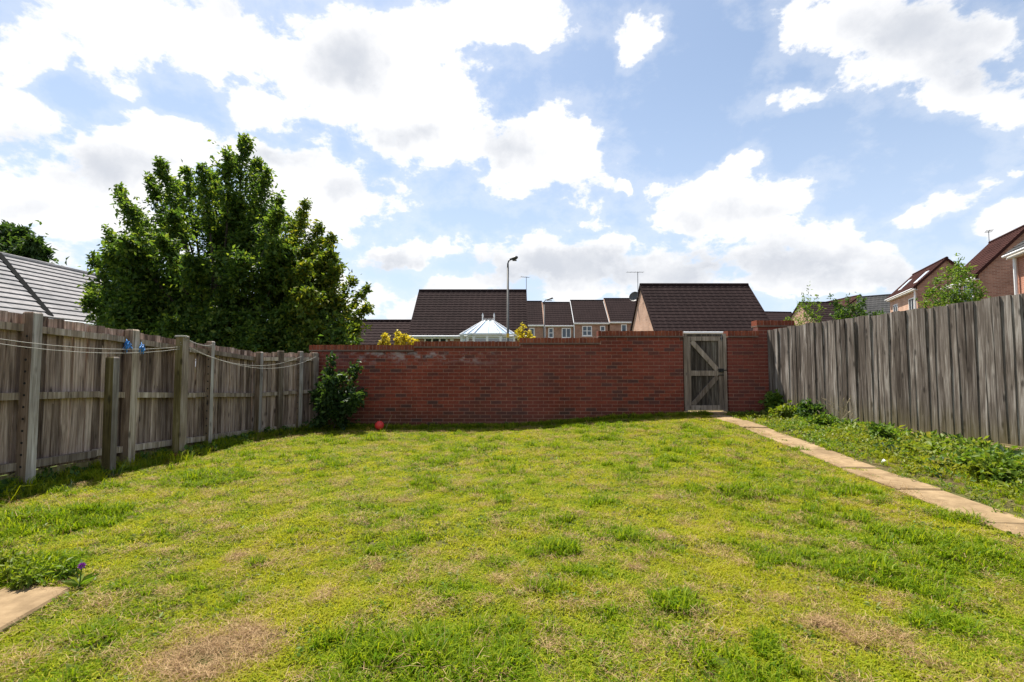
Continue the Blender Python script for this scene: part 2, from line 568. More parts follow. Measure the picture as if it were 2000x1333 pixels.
def leaf_mat(name, cols, trans=0.45, big=0.35, big_cols=None, dry=None, spec=0.22):
    """cols: dark .. light; dry: colour reached where the plant's own 'dry' value is 1"""
    def b(g):
        p = pos(g)
        r = g.n('ShaderNodeNewGeometry').outputs['Random Per Island']
        c = g.ramp(r, [(i / (len(cols) - 1), k) for i, k in enumerate(cols)])
        n = g.noise(p, big, 3)
        if big_cols:
            c = g.mix(g.smooth(n, 0.42, 0.62), c, big_cols)
        if dry:
            a = g.n('ShaderNodeAttribute', attribute_type='INSTANCER', attribute_name='dry')
            f = g.math('ADD', a.outputs['Fac'], g.math('MULTIPLY', g.math('SUBTRACT', r, 0.5), 0.5), clamp=True)
            c = g.mix(f, c, dry)
        df = g.n('ShaderNodeBsdfPrincipled')
        g.link(c, df.inputs['Base Color'])
        df.inputs['Roughness'].default_value = 0.5
        df.inputs['Specular IOR Level'].default_value = spec
        tr = g.n('ShaderNodeBsdfTranslucent')
        g.link(g.mix(1.0, c, (1.35, 1.3, 0.55), 'MULTIPLY'), tr.inputs['Color'])
        mx = g.n('ShaderNodeMixShader')
        mx.inputs[0].default_value = trans
        g.link(df.outputs[0], mx.inputs[1])
        g.link(tr.outputs[0], mx.inputs[2])
        return mx.outputs[0]
    return mat(name, b)


M['leaf_tree'] = leaf_mat('tree_leaf', [(0.035, 0.075, 0.02), (0.07, 0.13, 0.028), (0.115, 0.19, 0.036), (0.20, 0.25, 0.04)], 0.55)
M['leaf_backlit'] = leaf_mat('backlit_tree_leaf', [(0.05, 0.09, 0.016), (0.085, 0.14, 0.02), (0.14, 0.19, 0.024), (0.24, 0.23, 0.03)], 0.52)  # yellower copy of the tree leaf: light shining through, painted as colour
M['leaf_dark'] = leaf_mat('dark_leaf', [(0.022, 0.048, 0.016), (0.04, 0.08, 0.022), (0.085, 0.14, 0.034)], 0.4)
M['leaf_shrub'] = leaf_mat('shrub_leaf', [(0.03, 0.07, 0.016), (0.055, 0.115, 0.022), (0.11, 0.185, 0.034)], 0.45)
M['leaf_light'] = leaf_mat('light_leaf', [(0.065, 0.135, 0.016), (0.115, 0.20, 0.025), (0.19, 0.27, 0.045)], 0.45)
M['leaf_yellow'] = leaf_mat('golden_leaf', [(0.30, 0.24, 0.02), (0.45, 0.37, 0.03), (0.6, 0.5, 0.06)], 0.4)
M['leaf_weed'] = leaf_mat('weed_leaf', [(0.065, 0.14, 0.012), (0.11, 0.205, 0.016), (0.18, 0.27, 0.03)], 0.45, 0.8, (0.17, 0.215, 0.016), (0.30, 0.23, 0.10))
M['grass'] = leaf_mat('grass_blade', [(0.11, 0.20, 0.004), (0.20, 0.295, 0.006), (0.31, 0.375, 0.010)], 0.48, 1.1, (0.29, 0.32, 0.010), (0.50, 0.43, 0.07), 0.06)
M['grass_dark'] = leaf_mat('lush_grass_blade', [(0.085, 0.165, 0.005), (0.155, 0.245, 0.007), (0.25, 0.32, 0.012)], 0.45, 1.1, None, (0.38, 0.37, 0.04), 0.08)
M['straw'] = leaf_mat('dead_grass', [(0.12, 0.065, 0.03), (0.29, 0.18, 0.09), (0.50, 0.36, 0.19)], 0.25, spec=.05)
M['purple'] = plain('purple_petal', (0.36, 0.07, 0.44), 0.6, 0.3, 80)
M['stalk'] = plain('dry_stalk', (0.40, 0.32, 0.2), 0.8, 0.2, 40)


# ------------------------------------------------------------------ mesh helpers
class MB:
    def __init__(s):
        s.v = []
        s.f = []

    def box(s, x0, x1, y0, y1, z0, z1):
        i = len(s.v)
        s.v += [(x0, y0, z0), (x1, y0, z0), (x1, y1, z0), (x0, y1, z0), (x0, y0, z1), (x1, y0, z1), (x1, y1, z1), (x0, y1, z1)]
        s.f += [tuple(i + k for k in q) for q in ((0, 3, 2, 1), (4, 5, 6, 7), (0, 1, 5, 4), (1, 2, 6, 5), (2, 3, 7, 6), (3, 0, 4, 7))]
        return s

    def bar(s, a, b, w, h, up=(0, 0, 1)):
        """square bar from a to b: w sideways, h along up"""
        a, b = Vector(a), Vector(b)
        d = (b - a).normalized()
        side = d.cross(Vector(up))
        if side.length < 1e-4:
            side = d.cross(Vector((1, 0, 0)))
        side.normalize()
        u = side.cross(d)
        i = len(s.v)
        for p in (a, b):
            for sx, sy in ((-1, -1), (1, -1), (1, 1), (-1, 1)):
                s.v.append(tuple(p + side * (sx * w / 2) + u * (sy * h / 2)))
        s.f += [tuple(i + k for k in q) for q in ((3, 2, 1, 0), (4, 5, 6, 7), (0, 1, 5, 4), (1, 2, 6, 5), (2, 3, 7, 6), (3, 0, 4, 7))]
        return s

    def tube(s, pts, rad, n=6):
        pts = [Vector(p) for p in pts]
        rad = rad if isinstance(rad, (list, tuple)) else [rad] * len(pts)
        i0 = len(s.v)
        prev = None
        for k, p in enumerate(pts):
            d = (pts[min(k + 1, len(pts) - 1)] - pts[max(k - 1, 0)]).normalized()
            side = d.cross(Vector((0, 0, 1)) if abs(d.z) < 0.95 else Vector((0, 1, 0))).normalized()
            if prev is not None and side.dot(prev) < 0:
                side = -side
            prev = side
            u = side.cross(d)
            for j in range(n):
                a = 2 * math.pi * j / n
                s.v.append(tuple(p + (side * math.cos(a) + u * math.sin(a)) * rad[k]))
        for k in range(len(pts) - 1):
            for j in range(n):
                a, b = i0 + k * n + j, i0 + k * n + (j + 1) % n
                s.f.append((a, b, b + n, a + n))
        s.f.append(tuple(i0 + j for j in range(n))[::-1])
        s.f.append(tuple(i0 + (len(pts) - 1) * n + j for j in range(n)))
        return s

    def poly(s, pts, faces):
        i = len(s.v)
        s.v += [tuple(p) for p in pts]
        s.f += [tuple(i + k for k in q) for q in faces]
        return s

    def mesh(s, name, m, smooth=False):
        me = bpy.data.meshes.new(name)
        me.from_pydata(s.v, [], s.f)
        if m is not None:
            me.materials.append(m)
        if smooth:
            me.polygons.foreach_set('use_smooth', [True] * len(me.polygons))
        me.update()
        return me

    def build(s, name, m, parent=None, smooth=False):
        return link(name, s.mesh(name, m, smooth), parent)


def link(name, me, parent=None, loc=None, rot=None):
    o = bpy.data.objects.new(name, me)
    COL.objects.link(o)
    o.parent = parent
    if loc is not None:
        o.location = loc
    if rot is not None:
        o.rotation_euler = rot
    return o


def tag(o, label=None, cat=None, group=None, kind=None):
    for k, v in (('label', label), ('category', cat), ('group', group), ('kind', kind)):
        if v:
            o[k] = v
    return o


def empty(name, loc=(0, 0, 0), rz=0.0):
    o = bpy.data.objects.new(name, None)
    COL.objects.link(o)
    o.location = loc
    o.rotation_euler = (0, 0, rz)
    o.empty_display_size = 0.2
    return o


def np_mesh(name, V, T, m, smooth=False):
    """V (n,3) vertices, T (k,3) triangles"""
    me = bpy.data.meshes.new(name)
    me.vertices.add(len(V))
    me.vertices.foreach_set('co', np.ascontiguousarray(V, np.float32).ravel())
    k = len(T)
    me.loops.add(k * 3)
    me.loops.foreach_set('vertex_index', np.ascontiguousarray(T, np.int32).ravel())
    me.polygons.add(k)
    me.polygons.foreach_set('loop_start', np.arange(0, k * 3, 3, dtype=np.int32))
    me.polygons.foreach_set('loop_total', np.full(k, 3, np.int32))
    me.materials.append(m)
    me.update(calc_edges=True)
    me.validate()
    return me


def norm(a):
    return a / np.maximum(np.linalg.norm(a, axis=1, keepdims=True), 1e-9)


def leaves(P, D, L, W, rng, fold=0.25):
    """folded diamond leaves with base P, direction D"""
    n = len(P)
    D = norm(D)
    rv = norm(rng.normal(size=(n, 3)) + np.array([0, 0, 0.9]))
    side = norm(np.cross(D, rv))
    up = np.cross(side, D)
    L = np.broadcast_to(L, n)[:, None]
    W = np.broadcast_to(W, n)[:, None]
    mid = P + D * L * 0.45
    tip = P + D * L - up * L * 0.12
    l = mid + side * W * 0.5 + up * W * fold
    r = mid - side * W * 0.5 + up * W * fold
    V = np.stack([P, l, tip, r], 1).reshape(-1, 3)
    b = np.arange(n)[:, None] * 4
    T = np.stack([np.hstack([b, b + 2, b + 1]), np.hstack([b, b + 3, b + 2])], 1).reshape(-1, 3)
    return V, T


def shoots(limbs, n_twig, n_leaf, leaf, rng, up=0.5, spread=0.8, inner=0.12):
    """limbs: (base, tip, radius). Leaves stand along twigs that leave the limb outwards."""
    Ps, Ds = [], []
    for (b, t, rad) in limbs:
        b, t = np.array(b, float), np.array(t, float)
        ax = t - b
        ln = np.linalg.norm(ax)
        k = max(4, int(n_twig * (0.4 + rad)))
        s_ = inner + (1 - inner) * rng.random(k) ** 0.85
        prof = rad * (1 - s_ ** 1.7) ** 0.75 * np.minimum(1, 0.35 + s_ * 1.9) * 1.18 + 0.08 * rad
        a = rng.random(k) * 2 * math.pi
        axn = ax / ln
        q = np.cross(axn, [0.3, 0.9, 0.2]); q /= np.linalg.norm(q)
        w = np.cross(axn, q)
        rad_d = np.cos(a)[:, None] * q + np.sin(a)[:, None] * w
        tw = norm(rad_d * spread + axn * 0.45 + np.array([0, 0, up]) + rng.normal(size=(k, 3)) * 0.25)
        o = b + ax * s_[:, None]
        tl = prof * (0.4 + 0.9 * rng.random(k) ** 1.4) * np.where(rng.random(k) < .13, 1.65, 1.0)
        u = np.linspace(0.12, 1.0, n_leaf)[None, :, None] + rng.normal(size=(k, n_leaf, 1)) * 0.05
        pts = o[:, None, :] + tw[:, None, :] * tl[:, None, None] * u
        pts = pts - np.array([0, 0, 1]) * (u ** 2) * tl[:, None, None] * 0.12 + rng.normal(size=pts.shape) * leaf * 0.35
        dd = tw[:, None, :] * 0.5 + rng.normal(size=pts.shape) * 0.75 - np.array([0, 0, 0.35])
        Ps.append(pts.reshape(-1, 3))
        Ds.append(dd.reshape(-1, 3))
        # the leading shoot
        m = 10
        st = np.linspace(0.8, 1.02, m)[:, None]
        Ps.append(b + ax * st + rng.normal(size=(m, 3)) * leaf * 0.4)
        Ds.append(rng.normal(size=(m, 3)) * 0.7 + axn * 0.5)
    return np.vstack(Ps), np.vstack(Ds)


def plant(name, label, cat, base, limbs, m, leaf, n_twig=40, n_leaf=9, trunk=0.03, group=None, up=0.5, spread=0.8, asp=0.5, seed=1, crown='crown', stem='trunk', stem_m=None, fork=0.35, inner=0.12):
    """a tree or shrub: stem with limbs (real tubes) and a crown of separate leaves. Limbs in world space."""
    rng = np.random.default_rng(seed)
    base = Vector(base)
    root = tag(empty(name, base), label, cat, group)
    mb = MB()
    fk = None
    top = Vector(np.mean([np.array(l[0]) for l in limbs], axis=0))
    fk = base.lerp(top, fork)
    mb.tube([Vector((0, 0, -0.05)), (fk - base) * 0.5 + Vector((0.02, 0, 0)), fk - base], [trunk * 1.25, trunk, trunk * 0.9], 8)
    for (b, t, r) in limbs:
        b, t = Vector(b), Vector(t)
        mid = b + Vector((rng.normal() * .05, rng.normal() * .05, 0)) * r
        end = b.lerp(t, 0.88)
        mb.tube([fk - base, mid - base, b.lerp(t, .5) - base, end - base], [trunk * .5, trunk * .3, trunk * .16, trunk * .06], 5)
    mb.build(stem, stem_m or M['bark'], root, True)
    P, D = shoots(limbs, n_twig, n_leaf, leaf, rng, up, spread, inner)
    n = len(P)
    L = leaf * (0.6 + 0.7 * rng.random(n))
    V, T = leaves(P - np.array(base), D, L, L * asp, rng)
    c = link(crown, np_mesh(crown, V, T, m), root)
    c['kind'] = 'stuff'
    return root


# ------------------------------------------------------------------ ground
def build_ground():
    xs = np.unique(np.concatenate([np.linspace(-900, -60, 15), np.linspace(-60, -9, 18), np.linspace(-9, 9, 145), np.linspace(9, 60, 18), np.linspace(60, 900, 15)]))
    ys = np.unique(np.concatenate([np.linspace(-600, -20, 10), np.linspace(-20, 0, 12), np.linspace(0, 13, 105), np.linspace(13, 80, 22), np.linspace(80, 1500, 18)]))
    X, Y = np.meshgrid(xs, ys)
    Z = G(X, Y)
    V = np.stack([X.ravel(), Y.ravel(), Z.ravel()], 1)
    nx, ny = len(xs), len(ys)
    f = [(j * nx + i, j * nx + i + 1, (j + 1) * nx + i + 1, (j + 1) * nx + i) for j in range(ny - 1) for i in range(nx - 1)]
    me = bpy.data.meshes.new('ground')
    me.from_pydata(V.tolist(), [], f)
    me.materials.append(M['soil'])
    me.polygons.foreach_set('use_smooth', [True] * len(f))
    tag(link('ground', me), 'bare soil and thatch under the lawn and beds', 'ground', kind='structure')


build_ground()

# ---- garden path: slabs on a sand bed, from the gate towards the house
PATH_A = gp(1402, 813)
PATH_B = gp(1800, 962)
PATH_DIR = (PATH_B - PATH_A); PATH_DIR.z = 0; PATH_DIR.normalize()
PATH_N = Vector((-PATH_DIR.y, PATH_DIR.x, 0))
if PATH_N.x < 0:
    PATH_N = -PATH_N
PATH_W = 0.39
PATH_JOINT = (PATH_B - PATH_A).length


def slab(parent, c, du, dv, lu, lv, th=0.05, sink=0.018, tilt=0.0):
    """one paving slab with a slightly rounded top edge; c centre, du/dv unit axes"""
    e = 0.012
    pts = []
    for (z, i) in ((-th, 0), (-e, 0), (0, e)):
        for sx, sy in ((-1, -1), (1, -1), (1, 1), (-1, 1)):
            p = du * (sx * (lu / 2 - i)) + dv * (sy * (lv / 2 - i))
            pts.append((p.x, p.y, z + tilt * sx))
    fs = [(3, 2, 1, 0), (8, 9, 10, 11)]
    for k in (0, 4):
        fs += [(k + a, k + (a + 1) % 4, k + 4 + (a + 1) % 4, k + 4 + a) for a in range(4)]
    o = MB().poly(pts, fs).build('slab', M['slab'], parent)
    o.location = (c.x, c.y, c.z)
    return o


def build_path():
    n = 11
    pts = []
    f = []
    s0 = -0.25
    for k in range(n + 2):
        t = s0 + k * 0.8
        for s_ in (-1, 1):
            p = PATH_A + PATH_DIR * t + PATH_N * (s_ * (PATH_W / 2 + .03))
            pts.append((p.x, p.y, gz(p.x, p.y) + 0.008))
    f = [(2 * k, 2 * k + 1, 2 * k + 3, 2 * k + 2) for k in range(n + 1)]
    pa = tag(MB().poly(pts, f).build('path', M['soil']), 'narrow path of buff slabs from gate along the weedy bed', 'path', kind='structure')
    ln = 0.9
    t = PATH_JOINT - ln * math.ceil((PATH_JOINT + .1) / ln)
    first = True
    while t < PATH_JOINT + 3.4:
        a0 = max(t, -0.12)
        if t + ln - a0 > 0.15:
            L_ = t + ln - a0
            c = PATH_A + PATH_DIR * (a0 + L_ / 2) + PATH_N * random.uniform(-.012, .012)
            c.z = gz(c.x, c.y) + 0.024 + random.uniform(-.006, .006)
            slope = (gz(*(PATH_A + PATH_DIR * (a0 + L_))[:2]) - gz(*(PATH_A + PATH_DIR * a0)[:2])) / 2
            ang = random.uniform(-.012, .012)
            du = PATH_DIR * math.cos(ang) + PATH_N * math.sin(ang)
            dv = PATH_N * math.cos(ang) - PATH_DIR * math.sin(ang)
            slab(pa, c, du, dv, L_ - 0.012, PATH_W, tilt=slope + (0.012 if abs(t + ln - PATH_JOINT) < .05 else 0))
        t += ln
    # pale sill slab under the gate
    g0 = at(1381, 806, 10.28)
    c = Vector((g0.x, 10.36, gz(g0.x, 10.2) + 0.05))
    slab(pa, c, Vector((1, 0, 0)), Vector((0, 1, 0)), 0.80, 0.34)


build_path()


def build_patio():
    c0 = gp(150, 1152)                  # the corner that shows
    a = (gp(0, 1243) - gp(135, 1160)); a.z = 0; a.normalize()      # edge towards the camera's left
    b = Vector((-a.y, a.x, 0))
    if b.y < 0:
        b = -b
    root = MB()
    z = gz(c0.x, c0.y) + 0.01
    far = (gp(0, 1150) - gp(130, 1148)); far.z = 0; far.normalize()
    p = [c0, c0 + a * 2.2, c0 + a * 2.2 + far * 2.4, c0 + far * 2.4]
    pt = tag(root.poly([(q.x, q.y, z) for q in p], [(0, 1, 2, 3)]).build('patio', M['soil']), 'corner of a buff slab patio cut into the lawn', 'patio', kind='structure')
    # slabs laid on the same two directions
    L1, L2 = 0.60, 0.60
    for i in range(3):
        for j in range(4):
            q = c0 + a * (L1 * i) + far * (L2 * j)
            corners = [q + a * .006 + far * .006, q + a * (L1 - .006) + far * .006, q + a * (L1 - .006) + far * (L2 - .006), q + a * .006 + far * (L2 - .006)]
            m = MB()
            cc = (corners[0] + corners[2]) / 2
            zz = z + 0.014 + random.uniform(-.003, .003)
            ins = [w.lerp(cc, 0.03) for w in corners]
            pts = [(w.x - cc.x, w.y - cc.y, -0.05) for w in corners] + [(w.x - cc.x, w.y - cc.y, -0.01) for w in corners] + [(w.x - cc.x, w.y - cc.y, 0) for w in ins]
            fs = [(8, 9, 10, 11)]
            for k in (0, 4):
                fs += [(k + e, k + (e + 1) % 4, k + 4 + (e + 1) % 4, k + 4 + e) for e in range(4)]
            o = m.poly(pts, fs).build('slab', M['slab'], pt)
            o.location = (cc.x, cc.y, zz)
    return c0, a, far


PATIO = build_patio()

# ------------------------------------------------------------------ brick wall
WALL_Y = 10.3
Z0 = -0.15
CR = 0.075


def wx(px):
    return at(px, 740, WALL_Y).x


def build_wall():
    secs = [  # x0, x1, courses
        (wx(606), wx(808), 23), (wx(808), wx(1015), 24), (wx(1015), wx(1172), 25), (wx(1172), wx(1335), 27), (wx(1423), wx(1482), 27), (wx(1482), wx(1552), 30)]
    root = tag(empty('brick_wall', (0, WALL_Y, 0)), 'dark red brick garden wall with stepped orange brick coping', 'wall')
    core = MB()
    stuff = MB()
    singles = []
    bl, bh = 0.215, 0.065
    for grp in (range(0, 4), range(4, 6)):
        for c in range(30):
            on = [secs[i] for i in grp if secs[i][2] > c]
            if not on:
                continue
            X0, X1 = min(q[0] for q in on), max(q[1] for q in on)
            z = Z0 + c * CR + .005
            x = math.floor(X0 / .225) * .225 - (0.1125 if c % 2 else 0)
            while x < X1:
                a, b = max(x, X0), min(x + bl, X1)
                if b - a > 0.03:
                    jit = random.uniform(-.0025, .0025)
                    full = abs((b - a) - bl) < 1e-4
                    if (a > secs[3][0]) and z > -0.02 and len(singles) < 300 and full and a < secs[4][1]:
                        singles.append((a, jit, z))
                    else:
                        stuff.box(a, b, jit, 0.1, z, z + bh)
                x += .225
    for si, (x0, x1, k) in enumerate(secs):
        top = Z0 + CR * k
        core.box(x0 + .004, x1 - .004, 0.009, 0.2, Z0 - .1, top - .004)
        # creasing course and brick-on-edge coping
        over0 = 0.03 if si in (0, 3, 5) else 0.0
        over1 = 0.02
        if si == 5:
            over0 = 0.02
        cr = MB()
        cr.box(x0 - over0, x1 + (over1 if si in (3, 5) else 0) - (0.002 if si in (0, 1, 2) else 0), -0.035, 0.235, top + .001, top + .031)
        cr.build('creasing_course', M['creasing'], root)
        cp = MB()
        x = x0 - over0
        while x < x1 + over1 - 0.03:
            e = min(x + .066, x1 + over1)
            dz = random.uniform(-.004, .004)
            cp.box(x, e, -0.018 + random.uniform(-.004, .004), 0.215, top + .033, top + .138 + dz)
            x += .0755
        o = cp.build('coping', M['coping'], root)
        o['kind'] = 'stuff'
        cm = MB().box(x0 - over0 + .004, x1 + over1 - .006, -0.010, 0.208, top + .032, top + .128)
        cm.build('coping_mortar', M['mortar'], root)
    core.build('mortar_core', M['mortar'], root)
    o = stuff.build('brickwork', M['brick'], root)
    o['kind'] = 'stuff'
    brick_me = MB().box(0, bl, 0, 0.1, 0, bh).mesh('brick', M['brick'])
    for (a, j, z) in singles:
        link('brick', brick_me, root, (a, j, z))
    return secs


SECS = build_wall()


# ------------------------------------------------------------------ gate
def build_gate():
    x0, x1 = wx(1337), wx(1421)
    zt = at(1380, 652, WALL_Y).z
    zb = at(1380, 800, WALL_Y).z
    root = tag(empty('garden_gate', ((x0 + x1) / 2, WALL_Y + .03, zb)), 'weathered ledged timber gate with diagonal braces set in the brick wall', 'gate')
    w = x1 - x0
    h = zt - zb
    hw = w / 2
    # frame posts
    for s_ in (-1, 1):
        xa = s_ * (hw - .033)
        MB().box(xa - .032, xa + .032, -0.012, 0.09, -.05, h + .0).build('gate_post', M['wood_gate_frame'], root)
    MB().box(-hw + .066, hw - .066, 0.02, 0.085, h - 0.055, h - 0.004).build('head_rail', M['wood_gate'], root)
    l, r = -hw + .07, hw - .075
    b, t = -0.02, h - .062
    # boards
    n = 7
    bw = (r - l) / n
    for k in range(n):
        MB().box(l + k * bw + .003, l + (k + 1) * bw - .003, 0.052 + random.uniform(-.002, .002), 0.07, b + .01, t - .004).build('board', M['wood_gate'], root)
    sw = 0.085
    F_ = (0.012, 0.050)
    def part(nm, *bx):
        MB().box(*bx).build(nm, M['wood_gate_frame'], root)
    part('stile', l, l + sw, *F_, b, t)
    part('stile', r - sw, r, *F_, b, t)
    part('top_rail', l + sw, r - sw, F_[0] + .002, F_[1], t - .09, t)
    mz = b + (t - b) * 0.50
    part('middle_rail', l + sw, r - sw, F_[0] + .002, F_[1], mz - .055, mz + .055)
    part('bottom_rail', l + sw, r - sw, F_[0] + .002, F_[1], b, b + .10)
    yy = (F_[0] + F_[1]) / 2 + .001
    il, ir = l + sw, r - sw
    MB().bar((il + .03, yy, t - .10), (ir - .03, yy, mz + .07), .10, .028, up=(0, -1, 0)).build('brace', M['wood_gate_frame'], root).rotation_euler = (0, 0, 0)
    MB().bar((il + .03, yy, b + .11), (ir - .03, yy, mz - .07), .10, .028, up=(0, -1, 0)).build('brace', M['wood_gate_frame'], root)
    # latch
    la = MB().box(r - .10, r + .01, F_[0] - .02, F_[0] - .002, mz + .02, mz + .10).build('latch', M['black'], root)
    MB().tube([(r - .05, F_[0] - .022, mz + .045), (r - .05, F_[0] - .05, mz + .045)], .022, 8).build('latch_ring', M['black'], la)
    MB().box(r - .02, r + .07, F_[0] - .03, F_[0] - .014, mz + .05, mz + .075).build('latch_bar', M['black'], la)
    MB().box(r - .10, r + .04, F_[0] - .02, F_[0] - .004, mz - .05, mz - .03).build('bolt', M['black'], root)
    MB().tube([(r - .02, F_[0] - .012, t - .10), (r - .02, F_[0] - .012, t + .05)], .009, 6).build('bolt', M['steel'], root)
    MB().box(r - .045, r + .005, F_[0] - .006, F_[0] - .001, t - .06, t - .02).build('bolt_plate', M['black'], root)


build_gate()


# ------------------------------------------------------------------ fences
def board_mesh(name, w, h, t0, t1, m, seed, flip=False):
    """feather-edge board: thick on one long edge, thin on the other, edges a little uneven"""
    rr = random.Random(seed)
    n = 4
    pts = []
    for k in range(n + 1):
        z = h * k / n
        j0, j1 = rr.uniform(-.003, .003), rr.uniform(-.003, .003)
        bow = rr.uniform(-.003, .003)
        pts += [(0 + j0, bow + ((t0 - t1) if flip else 0), z), (w + j1, bow + (0 if flip else t0 - t1), z), (w + j1, t0 + .004 + bow, z), (j0, t0 + .004 + bow, z)]
    fs = [(3, 2, 1, 0), tuple(4 * n + q for q in range(4))]
    for k in range(n):
        for e in range(4):
            a, b = 4 * k + e, 4 * k + (e + 1) % 4
            fs.append((a, b, b + 4, a + 4))
    return MB().poly(pts, fs).mesh(name, m)


def build_right_fence():
    A = at(1503, 800, 10.2); A.z = 0
    zt_far = at(1503, 645, 10.2).z
    # near end: the picture's right edge
    Bp = at(2000, 572, 5.47)
    d = Vector((Bp.x - A.x, Bp.y - A.y, 0)).normalized()
    root = tag(empty('board_fence', A), 'tall silver-grey close-boarded timber fence behind the weedy bed', 'fence')
    rz = math.atan2(d.y, d.x)
    L_ = 9.2
    variants = [board_mesh('board', .122, 1.75, .020, .0115, M['wood_grey'], k, True) for k in range(9)]
    s_ = 0.0
    dz = (Bp.z - zt_far) / (Bp - Vector((A.x, A.y, Bp.z))).length
    # local x along the fence, local -y = ? the garden side
    garden = -1 if Vector((-d.y, d.x, 0)).x > 0 else 1   # sign of local y that looks to the garden (towards -X)
    root.rotation_euler = (0, 0, rz)
    zbase = 0.36
    while s_ < L_:
        top = zt_far + dz * s_ + random.uniform(-.016, .010) + 0.012 * math.sin(s_ * 1.3)
        me = random.choice(variants)
        yy = -0.012 if garden < 0 else 0.0
        o = link('board', me, root, (s_, (random.uniform(-.004, .004)), top - 1.75), (R(random.uniform(-.5, .5)), R(random.uniform(-.25, .25)), R(random.uniform(-1, 1))))
        if garden > 0:
            o.scale = (1, -1, 1)
        s_ += 0.104 + random.uniform(-.006, .006)
    b = -garden
    for k in range(4):   # posts and rails stand on the far side
        x = 0.2 + k * 2.9
        MB().box(x - .05, x + .05, b * .07 - .05 + b * .04, b * .07 + .05 + b * .04, -0.2, zt_far + dz * x - .08).build('post', M['wood_post'], root)
    for z in (0.45, 1.1, 1.75):
        MB().bar((0, b * .045, z), (L_, b * .045, z + dz * L_), .04, .08).build('rail', M['wood_post'], root)
    # gravel board: proud of the boards at the foot
    k = 0
    x = 0.0
    while x < L_:
        z = zt_far + dz * x - 1.75
        e = min(x + 2.9, L_)
        gb = MB().box(x + .004, e - .004, min(garden * .002, garden * .055), max(garden * .002, garden * .055), z - .26, z - .005).build('gravel_board', M['wood_board'], root)
        x += 2.9
    return A, d


RF = build_right_fence()


